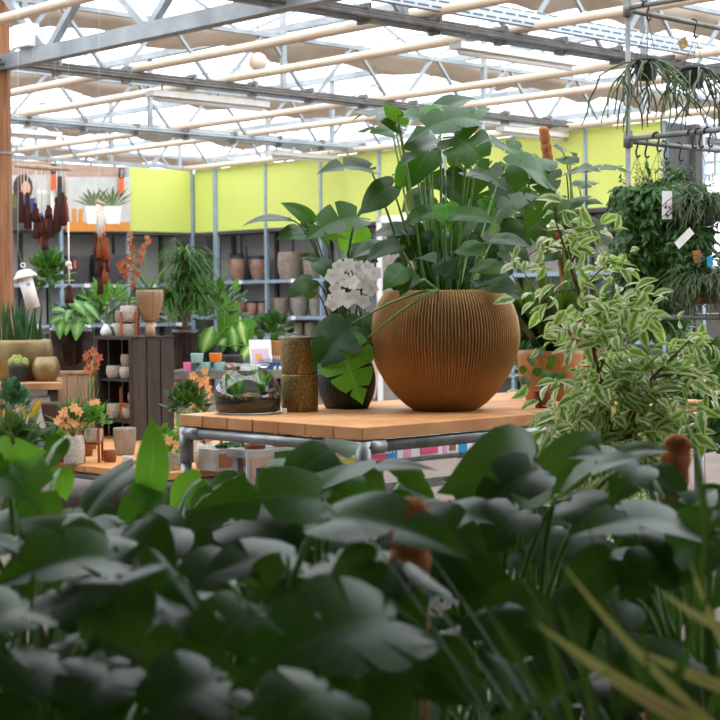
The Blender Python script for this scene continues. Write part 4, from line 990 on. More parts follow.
# dracaena
c = on(185, gz, 12.75); k_ = c.y/F
rt = thing('dracaena', 'bushy dracaena with drooping narrow leaves in a dark glossy pot', 'potted plant', c)
pot(rt, c, 12*k_, 13.5*k_, 14*k_, 38*k_, GLOSSB, 30)
b0 = c+UP*34*k_; heads = [at(178, 285, c.y), at(192, 270, c.y+.1), at(168, 300, c.y-.05), at(184, 258, c.y), at(198, 300, c.y)]
m = MB()
for h in heads: m.tube(curve(b0, h, b0+UP*.25, 6), [.022, .02, .018, .016, .015, .014, .012], 8)
m.build('trunk', BARK, rt)
m = MB(); rg = random.Random(4)
for h in heads:
    for i in range(95):
        a = rg.uniform(0, 2*pi); e = rg.uniform(-.2, 1.2); m.strap(h+UP*rg.uniform(-.06, .06), V((math.cos(a), math.sin(a), e)), rg.uniform(.2, .36), .016, rg.uniform(1.2, 2.6), 7)
m.build('foliage', LP, rt)
# leafy plants standing at the back of the display table
def leafplant(name, label, px, Y, z, potw, poth, leaves, mt, pm=BLK, kind='oval', seed=1, cat='potted plant', stalk=STALK, arch=.12):
    c = on(px, z, Y); k = Y/F; rt = thing(name, label, cat, c); pot(rt, c, potw*.4*k, potw*.48*k, potw*.5*k, poth*k, pm, 24)
    o = c+UP*poth*k*.9; m = MB(); st = MB(); rg = random.Random(seed)
    for (bx, by, tx, ty, w, dy) in leaves:
        a, b_ = at(bx, by, Y+dy), at(tx, ty, Y+dy+rg.uniform(-.06, .03)); m.leaf(a, b_, V((rg.uniform(-.3, .3), -1, .7)), pw(w, Y), kind, arch=arch, fold=.15)
        st.tube(curve(o, a, V(((o.x+a.x)/2, (o.y+a.y)/2, a.z)), 6), .005, 6)
    m.build('foliage', mt, rt); st.build('stalks', stalk, rt); return rt
leafplant('dieffenbachia', 'dieffenbachia with a large pale-centred leaf left of the floral card', 212, 12.9, gz, 20, 22,
          [(213, 326, 202, 354, 17, -.1), (240, 320, 246, 346, 13, 0), (252, 345, 240, 362, 12, -.15), (226, 338, 214, 358, 14, 0), (232, 326, 236, 352, 16, .1), (205, 336, 196, 350, 12, .1)], LDB, seed=2)
leafplant('calathea', 'broad bright green calathea right of the dracaena', 228, 13.1, gz, 22, 26,
          [(224, 340, 226, 302, 15, 0), (235, 334, 250, 318, 14, -.05), (246, 346, 252, 318, 15, -.1), (238, 340, 232, 322, 12, 0), (228, 350, 210, 330, 12, 0), (230, 320, 222, 290, 12, .05), (244, 330, 262, 322, 9, .1), (220, 356, 204, 346, 12, -.1), (255, 352, 268, 340, 12, .1)], LG, kind='oval', seed=3)
leafplant('peace_lily', 'slim leaved plant with two lime spathes before the copper pots', 234, 13.3, gz, 20, 24,
          [(234, 292, 239, 279, 8, 0), (225, 304, 224, 289, 8, 0), (225, 330, 222, 296, 11, 0), (228, 335, 238, 302, 14, .05)], LG, seed=4)
leafplant('arching_fern', 'plant with long arching dark fronds right of the calathea', 262, 13.3, gz, 22, 24,
          [(250, 320, 285, 316, 8, 0), (262, 330, 288, 332, 7, 0), (262, 340, 250, 322, 8, 0), (270, 345, 282, 330, 8, .1), (256, 335, 236, 330, 8, .1), (272, 350, 276, 318, 7, .1)], LM, kind='lance', seed=6)
m = MB(); 
c = on(205, gz, 13.3); rt = thing('leafy_shrub', 'dense mid green shrub filling behind the dracaena pot', 'potted plant', c); pot(rt, c, .07, .085, .09, .2, BLK, 20)
bush(m, c+UP*.42, .34, .26, 220, .12, .045, 9, 'mini'); m.build('foliage', LT, rt)
c = on(275, gz, 13.15); rt = thing('leafy_shrub', 'dark shrub behind the blue spoon box', 'potted plant', c); pot(rt, c, .07, .085, .09, .2, TERRA, 20); m = MB(); bush(m, c+UP*.26, .15, .13, 80, .09, .04, 10, 'mini'); m.build('foliage', LD, rt)
# under the display table: dark shrub and orange kalanchoe
c = on(190, LZ, 10.4); k_ = c.y/F
c = onz(188, 452, LZ); k_ = c.y/F; rt = thing('leafy_shrub', 'dark green shrub between the crate and the terrarium', 'potted plant', c); pot(rt, c, .07, .08, .085, .13, TERRAD, 22)
m = MB(); bush(m, c+UP*.27, .13, .14, 200, .06, .03, 12); m.build('foliage', LD, rt)
c = onz(202, 449, LZ); Y = c.y; rt = thing('orange_orchid', 'peach orchid spike left of the glass terrarium', 'potted plant', c); pot(rt, c, .05, .06, .065, .12, STONE, 22)
m = MB(); st = MB(); rg = random.Random(19)
for pts in ([(203, 440), (198, 400), (192, 382)], [(204, 440), (204, 390), (205, 374)], [(204, 440), (208, 400), (204, 388)]): st.tube(curve(c+UP*.1, at(*pts[2], Y), at(*pts[1], Y), 8), .003, 6)
for (x, y) in [(193, 376), (205, 371), (200, 381), (194, 390), (203, 384), (198, 394), (207, 388), (196, 400), (204, 396), (209, 394), (201, 404), (208, 404), (195, 407), (204, 410), (191, 384), (199, 388), (206, 380)]:
    m.flower(at(x, y, Y+rg.uniform(-.04, .04)), V((rg.uniform(-.5, .5), -1, rg.uniform(-.2, .5))), pw(rg.uniform(4.5, 5.8), Y), 5, .7, rg)
st.build('flower_spikes', STALKD, rt); m.build('blossoms', PETO, rt)
c = onz(190, 461, LZ); rt = thing('moss_ball_plant', 'round bright green cushion plant behind the table corner', 'potted plant', c); pot(rt, c, .05, .06, .062, .17, STONE, 20); m = MB(); bush(m, c+UP*.2, .075, .075, 170, .03, .02, 14); m.build('foliage', LG, rt)

# low table right wing
def bushpot(label, name, px, py, w, h, pm, fr, fh, n, L, lw, seed, fm, z=LZ, up=.4, dz=0):
    c = onz(px, py, z); k = c.y/F; rt = thing(name, label, 'potted plant', c); pot(rt, c, w*.38*k, w*.52*k, w*.46*k, h*k, pm, 24)
    m = MB(); bush(m, c+UP*(h*k+dz), fr*k, fh*k, n, L, lw, seed, up=up); m.build('foliage', fm, rt); return rt, c
rt, c = bushpot('white stone pot of green leaves with one orange bloom, behind the table leg', 'flowering_plant', 173, 470, 18, 16, STONE, 14, 16, 110, .05, .025, 31, LG)
m = MB(); m.flower(c+UP*.17+V((-.01, -.09, 0)), V((0, -1, .3)), .035, 6, .5); m.flower(c+UP*.15+V((.03, -.09, 0)), V((.3, -1, .3)), .03, 6, .5); m.build('blossoms', PETO, rt)
bushpot('stone pot with trailing green leaves left of the table leg', 'trailing_plant', 164, 452, 17, 14, STONE, 13, 9, 90, .04, .022, 32, LG)
potat('large speckled stone pot under the table beside the leg', 'pot', 207, 468, 20, 26, 20, 24, STONE)
c0 = onz(212, 459, LZ); potat('speckled stone pot held above the stone pot under the table', 'pot', 0, 0, 22, 28, 20, 14, STONE, c=c0+UP*.145)
rt = thing('wooden_pot_stand', 'orange wooden stand under the plank table', 'stand', onz(204, 466, LZ))
for (x, y) in ((203.5, 468.5), (221, 463), (205, 456), (220, 455)): q = onz(x, y, LZ); MB().obox(q, V((.012, 0, 0)), V((0, .012, 0)), UP*.25).build('leg', ORW, rt, False)
q = onz(203.5, 468.5, LZ); q2 = onz(221, 463, LZ); MB().bar(q+UP*.15, q2+UP*.15, .012, .014).build('crossbar', ORW, rt, False)
c = onz(232, 470, LZ); k_ = c.y/F; rt = thing('succulent_planter', 'grey and rust rectangular planter of succulents under the table', 'planter', c)
MB().obox(c-W*.12, W*.28, U*.14, UP*.12).build('box', GREYP, rt, False); MB().obox(c-W*.09-U*.004+UP*.02, W*.20, U*.004, UP*.075).build('front_panel', TERRAD, rt, False)
m = MB(); rg = random.Random(3)
for i in range(14): rosette(m, c+W*rg.uniform(-.1, .14)+U*rg.uniform(.02, .12)+UP*.12, rg.uniform(.03, .05), 14, .4, rg)
m.build('succulents', LBL, rt)
# succulents on the bench top
m0 = 0
for i, t in enumerate((t0+.1, t0+.28, t0+.46, t0+.66, .55, 1.2, 1.5)):
    q = BF+W*t+U*.1+UP*.62; rt = thing('bench_plant', ['grey-green succulent at the left end of the metal bench', 'small leafy pot, second along the metal bench', 'succulent pot, third along the metal bench', 'leafy pot above the mix lettering', 'low leafy pot above the pink banner picture', 'small leafy pot toward the right of the banner', 'rightmost leafy pot on the metal bench'][i], 'potted plant', q)
    pot(rt, q, .04, .05, .052, .06, TERRAD, 18); m = MB(); bush(m, q+UP*.07, .09, .06, 60, .05, .022, 60+i); m.build('foliage', LBL if i % 2 == 0 else LT, rt)

# low table left front
rt, c, tp = potat('white stone pot of peach lilies on the low table', 'potted plant', 74, 464, 19, 22, 19, 28, STONE, name='peach_lily')
m = MB(); st = MB(); rg = random.Random(91)
for (x, y) in [(58, 421), (63, 414), (69, 410), (74, 408), (78, 412), (70, 418), (76, 419), (62, 424), (67, 425), (81, 416), (74, 424), (80, 424)]:
    q = at(x, y, c.y+rg.uniform(-.08, .03)); m.flower(q, V((rg.uniform(-.6, .6), -1, .5)), pw(6, c.y), 6, .6, rg); st.tube(curve(tp, q, (tp+q)/2+UP*.03, 4), .003, 5)
m.build('blossoms', PETO, rt); st.build('stalks', STALK, rt); m = MB(); bush(m, tp+UP*.05, .08, .1, 30, .12, .02, 5, 'lance'); m.build('leaves', LM, rt)
# three-legged stand with bushy plant
c = onz(94, 462, LZ); k_ = c.y/F
rt = thing('wooden_pot_stand', 'tall orange wooden stand carrying the bushy green plant', 'stand', c)
for i in range(3):
    a = -pi/2+i*2*pi/3+.5; q = c+V((11*k_*math.cos(a), 11*k_*math.sin(a), 0)); MB().obox(q, V((.013, 0, 0)), V((0, .013, 0)), UP*.205).build('leg', ORW, rt, False)
    MB().bar(c+UP*.11, q+V((.006, .006, .11)), .012, .014).build('crossbar', ORW, rt, False)
c2 = c+UP*.118; rt = thing('bushy_plant', 'bushy bright green plant in a stone pot on the tall stand', 'potted plant', c2); pot(rt, c2, 7*k_, 9.2*k_, 8.6*k_, 13*k_, STONE, 24)
m = MB(); bush(m, c2+UP*.12, .085, .085, 190, .04, .022, 77); m.build('foliage', LG, rt)
m = MB()
for (x, y) in ((97, 402), (92, 403)): m.flower(at(x, y, c.y-.07), V((.2, -1, .5)), .025, 6, .5)
m.build('blossoms', PETO, rt)
m = MB(); c3 = onz(84, 456, LZ); rt = thing('feathery_plant', 'feathery light green plant behind the peach lilies', 'potted plant', c3); pot(rt, c3, .05, .06, .06, .14, TERRAD, 20)
rg = random.Random(6)
for i in range(80): a = rg.uniform(0, 2*pi); m.strap(c3+UP*.13, V((.8*math.cos(a), .8*math.sin(a), 1.2)), rg.uniform(.12, .3), .008, .6, 6)
m.build('foliage', LG, rt)
# rust amaryllis
c = onz(88, 449, LZ); rt = thing('rust_amaryllis', 'tall rust red amaryllis left of the dark crate', 'potted plant', c); Y = c.y; pot(rt, c, .05, .06, .062, .12, TERRAD, 20)
MB().tube(curve(c+UP*.1, at(92, 362, Y), at(91, 410, Y), 8), .007, 7).build('flower_stalk', STALK, rt); m = MB(); rg = random.Random(15)
for (x, y) in [(87, 356), (93, 352), (98, 358), (90, 363), (96, 366), (88, 370), (93, 373)]: m.flower(at(x, y, Y+rg.uniform(-.05, .03)), V((rg.uniform(-.8, .8), -1, .3)), pw(6, Y), 6, .5, rg)
m.build('blossoms', PETR, rt); m = MB()
for (x, y, L) in ((97, 360, .48), (78, 378, .36), (100, 380, .36), (84, 390, .3)): m.strap(c+UP*.1, (at(x, y, Y)-c-UP*.1), L, .04, .25)
m.build('leaves', LM, rt)
potat('brown ribbed pot in front of the crate', 'pot', 125, 455, 23, 22, 18, 27, TAUPE, rib=.02, ribn=20, n=80)
potat('small brown clay jar in front of the dark crate', 'jar', 110, 462, 12, 13, 11, 12, TERRAD, name='clay_jar', soil=False); potat('small pale jar right of the brown clay jar', 'jar', 128, 466, 11, 12, 10, 10, STONE, name='clay_jar', soil=False)
# pale crate, bench, brass pots
c = on(76.5, LZ, 11.5); k_ = c.y/F
zc = at(72, 371, c.y).z; Lc = pw(42, c.y); q = c-V((Lc/2, 0, 0)); m = MB()
rt = thing('pale_wooden_crate', 'pale wooden plank box holding the dark glossy pot', 'crate', c); m = MB()
for i in range(4): m.obox(q+V((i*Lc/4+.002, 0, 0)), V((Lc/4-.004, 0, 0)), V((0, .02, 0)), UP*(zc-LZ-.02))
m.build('front_boards', PALEW, rt, False); MB().obox(q+V((0, .02, 0)), V((Lc, 0, 0)), V((0, .36, 0)), UP*(zc-LZ-.02)).build('body', PALEW, rt, False); MB().obox(q-V((.01, .01, -(zc-LZ-.02))), V((Lc+.02, 0, 0)), V((0, .4, 0)), UP*.02).build('lid', PALEW, rt, False)
c2 = on(71.5, zc, c.y+.2); k_ = c2.y/F
rt = thing('potted_syngonium', 'glossy dark brown pot of pale-veined arrow leaves', 'potted plant', c2); pot(rt, c2, 18*k_, 21*k_, 21.5*k_, 42*k_, GLOSSB, 36)
m = MB(); st = MB(); o = c2+UP*40*k_; rg = random.Random(71)
for (bx, by, tx, ty, w) in [(62, 316, 60, 340, 12), (80, 318, 76, 341, 14), (70, 310, 66, 322, 12), (72, 302, 86, 316, 13), (84, 304, 100, 321, 8), (62, 318, 50, 323, 9), (78, 306, 64, 300, 12), (66, 312, 52, 310, 10), (86, 312, 92, 326, 10), (70, 320, 66, 336, 10)]:
    a, b_ = at(bx, by, c2.y-.2), at(tx, ty, c2.y-.28); m.leaf(a, b_, V((rg.uniform(-.3, .3), -1, .8)), pw(w, c2.y), 'shield', arch=.15); st.tube(curve(o, a, (o+a)/2+UP*.06, 5), .004, 6)
m.build('leaves', LS, rt); st.build('stalks', STALK, rt)
# wooden bench, brass pots
bc = on(40, 0, 10.75); bz = at(40, 382, 10.75).z
ed_ = V((-.184, .983, 0)); ew = V((.983, .184, 0)); bx_ = .9; bq = on(61, LZ, 10.6)-ew*bx_
rt = thing('wooden_bench', 'rough wooden bench holding the brass pots by the timber post', 'bench', bq)
MB().obox(bq+UP*(bz-LZ-.045), ew*bx_, ed_*.85, UP*.045).build('seat', POSTP, rt, False, .004)
for x in (.03, bx_-.08):
    for y in (.03, .75): MB().obox(bq+ew*x+ed_*y, ew*.05, ed_*.05, UP*(bz-LZ-.045)).build('leg', DARKW, rt, False)
c = on(20, bz, 11.08); k_ = c.y/F; rt = thing('snake_plant', 'upright snake plants in a wide brass planter by the post', 'potted plant', c)
pot(rt, c, 22*k_, 31*k_, 30*k_, 40*k_, BRASS, 40, zm=.6); m = MB(); rg = random.Random(17)
for i in range(36): a = rg.uniform(0, 6.3); rr = rg.uniform(0, 22)*k_; p = c+V((rr*math.cos(a), rr*math.sin(a)*.8, 34*k_)); tp = p+V((rg.uniform(-.05, .05), rg.uniform(-.03, .03), rg.uniform(.2, .34))); m.leaf(p, tp, V((rg.uniform(-.6, .6), -1, 0)), .022, 'strap', arch=.03, fold=.4)
m.build('leaves', LSN, rt)
c = on(45, bz, 10.85); k_ = c.y/F; rt = thing('brass_pot', 'small round brass pot on the wooden bench end', 'pot', c); pot(rt, c, 9*k_, 14*k_, 10.5*k_, 24*k_, BRASS, 36, zm=.5, soil=False)
c = on(17, bz, 10.82); k_ = c.y/F; rt = thing('potted_cactus', 'cluster of round yellow spined cacti in a black pot', 'potted plant', c); pot(rt, c, 7*k_, 9*k_, 9.5*k_, 16*k_, BLK, 24)
for i, (x, y, r) in enumerate(((11, 0, 4.4), (17.5, -.01, 4.6), (24, 0, 4.2), (18, .04, 4.4), (14, .03, 4))): q = on(x, bz, 10.82+y)+UP*(18+(3 if y > .01 else 0))*k_; MB().lathe([(.001, -4*k_), (r*.85*k_, -3*k_), (r*k_, 1*k_), (r*.8*k_, 4.5*k_), (.001, 6.5*k_)], q, 36, .08, 12).build('cactus', CACT, rt)
# dark bowls
c = onz(41, 451, LZ); k_ = c.y/F; rt = thing('dark_pot', 'black glazed pot upturned under the dark bowl', 'pot', c); MB().lathe([(.001, 20*k_), (18*k_, 20*k_), (20*k_, 0), (.001, 0)], c, 32).build('body', GLOSSB, rt)
c = on(55, c.z+20*k_, c.y+.03); rt = thing('dark_bowl', 'dark brown ridged bowl below the small brass pot', 'bowl', c); pot(rt, c, 9*k_, 13.5*k_, 15.5*k_, 28*k_, DARKBOWL, 36, soil=False)
# small plants in front, left
bushpot('blue-green succulent shrub under the cacti', 'succulent_shrub', 14, 452, 20, 26, TERRAD, 16, 24, 130, .07, .035, 41, LBL, dz=.1)
rt, c = bushpot('dark red-edged plant at the left end of the low table', 'aglaonema', 12, 466, 20, 18, TERRA, 20, 18, 55, .15, .055, 42, LAG)
rt, c = bushpot('plant with upright yellow and red leaves before the dark bowl', 'croton', 30, 462, 18, 16, STONE, 12, 16, 16, .12, .035, 43, LM)
m = MB(); m.leaf(at(30, 418, c.y-.1), at(42, 398, c.y-.1), V((0, -1, .3)), .05, 'oval'); m.leaf(at(5, 440, c.y-.1), at(4, 408, c.y-.1), V((0, -1, .3)), .035, 'oval'); m.leaf(at(26, 420, c.y-.1), at(20, 404, c.y-.1), V((0, -1, .3)), .03, 'oval'); m.build('yellow_leaves', LAUT, rt)
bushpot('low stone bowl of grey green leaves left of the peach lilies', 'leafy_bowl', 46, 462, 24, 14, STONE, 17, 9, 40, .1, .05, 44, LT)
bushpot('small bright green herb beside the white lily pot', 'herb_pot', 60, 462, 12, 14, TERRAD, 8, 14, 70, .04, .022, 45, LG)
# plants at the back left behind the syngonium
def floorplant(label, name, px, Y, z0, h, rx, rz, n, L, lw, seed, fm, potm=BLK, pr=.13, ph=.3):
    c = on(px, z0, Y); rt = thing(name, label, 'potted plant', c); pot(rt, c, pr*.8, pr, pr, ph, potm, 24); m = MB(); bush(m, c+UP*(h-z0), rx, rz, n, L, lw, seed, 'mini'); m.build('foliage', fm, rt)
    MB().tube([c+UP*ph*.8, c+UP*(h-z0)], .012, 6).build('stem', STALKD, rt); return rt
floorplant('glossy round leaved shrub right of the white bird feeder', 'rubber_plant', 50, 13.6, 0, 1.58, .13, .22, 110, .10, .065, 51, LM)
floorplant('spiky leaved shrub behind the crate top, left of the orchid', 'leafy_shrub', 106, 13.2, 0, 1.38, .17, .11, 80, .13, .03, 52, LG)
floorplant('dark shrub low behind the pale wooden box', 'leafy_shrub', 86, 13.8, 0, 1.2, .3, .2, 140, .11, .05, 53, LD)

for (px, Y, h, rx, rz, sd, fm, lab) in [(600, 11.2, 1.0, .3, .36, 301, LD, 'dark floor plant behind the table, left of the rack post'), (648, 11.8, 1.02, .32, .4, 302, LD, 'dark floor plant below the hanging vines'), (702, 8.6, .62, .2, .3, 303, LD, 'dark floor plant beside the right table leg'), (728, 8.9, .55, .24, .3, 304, LT, 'floor plant cut by the right edge below the rack bench'), (522, 10.6, .9, .22, .3, 305, LD, 'dark floor plant behind the golden pot and orange pot')]:
    floorplant(lab, 'floor_plant', px, Y, 0, h, rx, rz, 150, .16, .06, sd, fm)
# ------------------------------------------------------------------ ficus in front of the table
rg = random.Random(101); FY = 5.15
fc = on(622, 0, FY)
rt = thing('variegated_ficus', 'cream variegated weeping ficus in front of the table at the right', 'tree', fc)
pot(rt, fc, .13, .16, .17, .3, BLK, 28)
foot = fc+UP*.26; br = MB(); m = MB()
br.tube([foot, at(618, 480, FY), at(600, 380, FY), at(578, 290, FY), at(556, 222, FY)], [.016, .013, .01, .007, .003], 8)
br.tube([foot, at(625, 500, FY), at(630, 420, FY), at(650, 380, FY-.05), at(690, 340, FY-.1)], [.014, .012, .01, .006, .003], 8)
twigs = [((556, 222), (552, 205)), ((566, 250), (520, 262)), ((572, 262), (600, 232)), ((578, 290), (530, 312)), ((580, 296), (618, 262)), ((590, 330), (540, 352)), ((586, 320), (640, 316)), ((600, 370), (640, 300)), ((600, 380), (532, 402)), ((604, 396), (560, 440)), ((640, 395), (690, 352)), ((630, 400), (700, 400)), ((632, 420), (664, 372)), ((620, 430), (540, 470)), ((620, 440), (590, 500)), ((628, 430), (676, 440)), ((622, 450), (640, 500)), ((610, 420), (580, 385)), ((650, 380), (712, 386)), ((640, 400), (612, 350)), ((626, 410), (600, 440)), ((596, 350), (566, 330)), ((570, 255), (560, 232)), ((600, 372), (650, 412)), ((620, 440), (556, 424)), ((690, 342), (700, 372)), ((622, 470), (610, 512)), ((622, 460), (570, 470)), ((626, 455), (664, 470)), ((624, 440), (600, 466)), ((628, 430), (690, 424)), ((600, 360), (625, 400)), ((590, 330), (612, 310))]
for (a, b_) in twigs:
    A0 = at(a[0], a[1], FY); B0 = at(b_[0], b_[1], FY+rg.uniform(-.3, .25)); mid_ = (A0+B0)/2+UP*.05; pts = curve(A0, B0, mid_, 8); br.tube(pts, [.004-.0003*i for i in range(9)], 5)
    n = int((10+(B0-A0).length*125)*(.35 if b_[0] < 562 and b_[1] < 420 else 1.7 if b_[1] > 400 else 1))
    for i in range(n):
        t = rg.random()**.7; p = pts[min(8, int(t*8.99))]+V((rg.gauss(0, .035), rg.gauss(0, .05), rg.gauss(0, .03)))
        d = V((rg.gauss(0, .6), rg.gauss(-.2, .6), rg.gauss(-.35, .4)))+(B0-A0).normalized()*.6; d.normalize(); L = rg.uniform(.048, .094)
        m.leaf(p, p+d*L, (UP*rg.uniform(.2, 1.2)+V((rg.uniform(-1.1, 1.1), rg.uniform(-1.2, .3), 0))).normalized(), L*rg.uniform(.36, .46), 'oval', arch=rg.uniform(.05, .2), fold=rg.uniform(.1, .5), droop=0)
m.build('foliage', LF, rt); br.build('branches', BARK, rt)

# ------------------------------------------------------------------ pipe rack with hanging plants
KY = 9.6; kp = at(628.5, 305, KY); zt_ = at(628, 8, KY).z; zl = at(628, 139, KY).z; r = .0165
KB = V((kp.x, kp.y, 0)); zr = at(690, 316, KY+.4).z
root = thing('pipe_rack', 'tall galvanised pipe rack holding the hanging plants', 'rack', KB)
MB().tube([KB, KB+UP*zt_], r*.95, 12).build('post', STEELD, root)
for z in (zt_, zl):
    MB().tube([KB+UP*(z-.05), KB+UP*(z+.045)], r*1.7, 12).build('fitting', STEELD, root)
    MB().tube([KB+UP*z, KB+UP*z-U*2.2], r, 12).build('rail', STEELD, root); MB().tube([KB+UP*(z-.012), KB+UP*(z-.012)+W*2.2], r, 12).build('rail', STEELD, root)
K2 = KB-U*2.2; K3 = KB+W*2.2
for q in (K2, K3): MB().tube([q, q+UP*zt_], r, 12).build('post', STEELD, root)
MB().tube([KB+UP*zr+W*.05, KB+UP*zr+W*2.2], r, 12).build('rail', STEELD, root); MB().tube([KB+UP*zr, KB+UP*zr-U*2.2], r, 12).build('rail', STEELD, root)
def hook(root, p): # S hook over a rail whose centre is p
    s = .035; pts = [p+V((-.022, 0, -.01)), p+V((-.02, 0, .014)), p+V((0, 0, .024)), p+V((.02, 0, .012)), p+V((.012, 0, -.03)), p+V((.004, 0, -.06)), p+V((.008, 0, -.085)), p+V((.022, 0, -.09)), p+V((.028, 0, -.078))]
    MB().tube(pts, .0065, 7).build('hook', BLACK, root); return p+V((.012, 0, -.085))
def railpt(px, z, d):
    t = solve(KB, d, px); q = KB+d*t; q.z = z; return q
def hang(label, name, px, z, d, pot_py, potw, poth, fill, pm=BLACK, Yo=0):
    q = railpt(px, z, d); k = q.y/F; zp = at(px, pot_py, q.y).z; c = V((q.x, q.y, zp-poth*k))
    rt = thing(name, label, 'hanging plant', c); h = hook(rt, q)
    pot(rt, c, potw*.36*k, potw*.46*k, potw*.5*k, poth*k, pm, 28); MB().lathe([(potw*.5*k, poth*k*.86), (potw*.55*k, poth*k*.88), (potw*.55*k, poth*k*1.03), (potw*.48*k, poth*k*1.03)], c, 28).build('rim', pm, rt)
    for i in range(3):
        a = i*2.1+.4; MB().tube([h, c+V((potw*.5*k*math.cos(a), potw*.5*k*math.sin(a), poth*k))], .0018, 5).build('wire', BLACK, rt)
    fill(rt, c+UP*poth*k, k); return rt, c
def rhip(rt, o, k, n=70, Lr=(.18, .34), out=.16, seed=1, r0=.0055, upk=.6, ez=1.0):
    rg = random.Random(seed); m = MB()
    for i in range(n):
        a = rg.uniform(0, 2*pi); p = o+V((.04*math.cos(a), .04*math.sin(a), -.01)); L = rg.uniform(*Lr); d = V((math.cos(a), math.sin(a), rg.uniform(.1, upk*1.6))).normalized(); pts = [p.copy()]; dr = rg.uniform(.5, 1.6)*ez
        for s in range(7): d = (d+V((rg.gauss(0, .32), rg.gauss(0, .32), -dr/3.2))).normalized(); p = p+d*L/5.5; pts.append(p.copy())
        m.tube(pts, [r0]*7+[r0*.4], 5)
        if rg.random() < .6:
            p = pts[4].copy(); d2 = (d+V((rg.gauss(0, .6), rg.gauss(0, .6), .1))).normalized(); m.tube([p, p+d2*L*.15, p+(d2-UP*.3)*L*.3], [r0*.9, r0*.9, r0*.3], 5)
    m.build('foliage', LRH, rt)
hang('black pot of trailing rhipsalis hanging highest, next to the rack post', 'hanging_rhipsalis', 647, zt_, -U, 60, 25, 20, lambda rt, o, k: rhip(rt, o, k, 30, (.14, .46), seed=3, r0=.006, upk=.3, ez=1.5))
hang('black pot of trailing rhipsalis with a paper tag, near the right edge', 'hanging_rhipsalis', 694, zt_-.012, W, 68, 24, 20, lambda rt, o, k: (rhip(rt, o, k, 30, (.14, .44), seed=4, r0=.006, upk=.3, ez=1.5), MB().obox(o+V((-.09, -.05, .10)), V((.05, 0, .03)), V((0, .004, 0)), V((-.02, 0, .06))).build('paper_tag', BEIGE, rt, False)))
def trail(rt, o, k, n=70, L=.4, lw=.03, ll=.07, seed=1, mt=LT, rad=.15, upn=12, ry=None):
    rg = random.Random(seed); m = MB(); st = MB()
    for i in range(n):
        a = rg.uniform(0, 2*pi); rr = rad*rg.uniform(.5, 1.15); p0 = o+V((rad*.4*math.cos(a), rad*.4*math.sin(a), 0)); p1 = o+V((rr*math.cos(a), rr*math.sin(a), rg.uniform(0, .08))); ln = L*rg.uniform(.35, 1); p2 = p1+V((rg.gauss(0, .03), rg.gauss(0, .03), -ln))
        pts = curve(p0, p2, p1+V((.3*rad*math.cos(a), .3*rad*math.sin(a), .1)), 9); st.tube(pts, .002, 4)
        for j in range(1, 10):
            for q in range(2):
                p = pts[j]; d = V((rg.gauss(0, .8), rg.gauss(0, .8)-.3, rg.gauss(-.9, .5))).normalized(); l = ll*1.1*rg.uniform(.7, 1.3); m.leaf(p, p+d*l, (UP+V((rg.uniform(-.7, .7), -1, 0))).normalized(), lw*.75*rg.uniform(.8, 1.3), 'mini', arch=.15)
    for i in range(upn):
        a = rg.uniform(0, 2*pi); p = o; p2 = o+V((rad*.8*math.cos(a), rad*.8*math.sin(a), rg.uniform(.08, .2))); st.tube([p, (p+p2)/2+UP*.03, p2], .002, 4)
        for j in range(5):
            pp = p+(p2-p)*(.3+.15*j); d = V((rg.gauss(0, 1), rg.gauss(0, 1), .3)).normalized(); m.leaf(pp, pp+d*ll*.8, UP, lw*.7, 'mini')
    m.build('foliage', mt, rt); st.build('stems', STALKD, rt)
rt, c = hang('dense dark green trailing plant with a white tag hanging by the rack post', 'hanging_vine', 657, zl, -U, 196, 34, 30, lambda rt, o, k: trail(rt, o, k, 110, .5, .03, .075, 11, LT, .17, 16))
q = at(662, 191, c.y-.28); MB().obox(q, V((pw(10, q.y), 0, 0)), V((0, .003, 0)), -UP*pw(28, q.y)).build('plant_label', PAPER, rt, False)
for (dx, dz, mt_, nm) in ((3, 12, LPINK, 'printed_flower'), (6, 15, HPINK, 'printed_flower'), (2.5, 15, DBLUE, 'printed_leaf'), (3.6, 23, BLK, 'printed_mark')): MB().obox(q+V((pw(dx, q.y), -.002, -pw(dz+2.5, q.y))), V((pw(2.2, q.y), 0, 0)), V((0, .002, 0)), UP*pw(2.5, q.y)).build(nm, mt_, rt, False)
hang('small leaved trailing vine on the rear rail left of the white tag', 'hanging_vine', 636, zl-.012, W, 196, 30, 26, lambda rt, o, k: trail(rt, o, k, 75, .42, .022, .045, 12, LT, .13, 10))
rt, c = hang('grey green rhipsalis mound hanging right of the white tag', 'hanging_rhipsalis', 699, zl, -U, 200, 38, 26, lambda rt, o, k: rhip(rt, o, k, 320, (.10, .24), seed=5, r0=.0031, upk=.9))
hang('leafy vine with tall pale sprigs before the dark grey end panel', 'hanging_vine', 679, zl-.012, W, 190, 28, 26, lambda rt, o, k: trail(rt, o, k, 80, .6, .03, .07, 13, LT, .16, 20))
q = KB
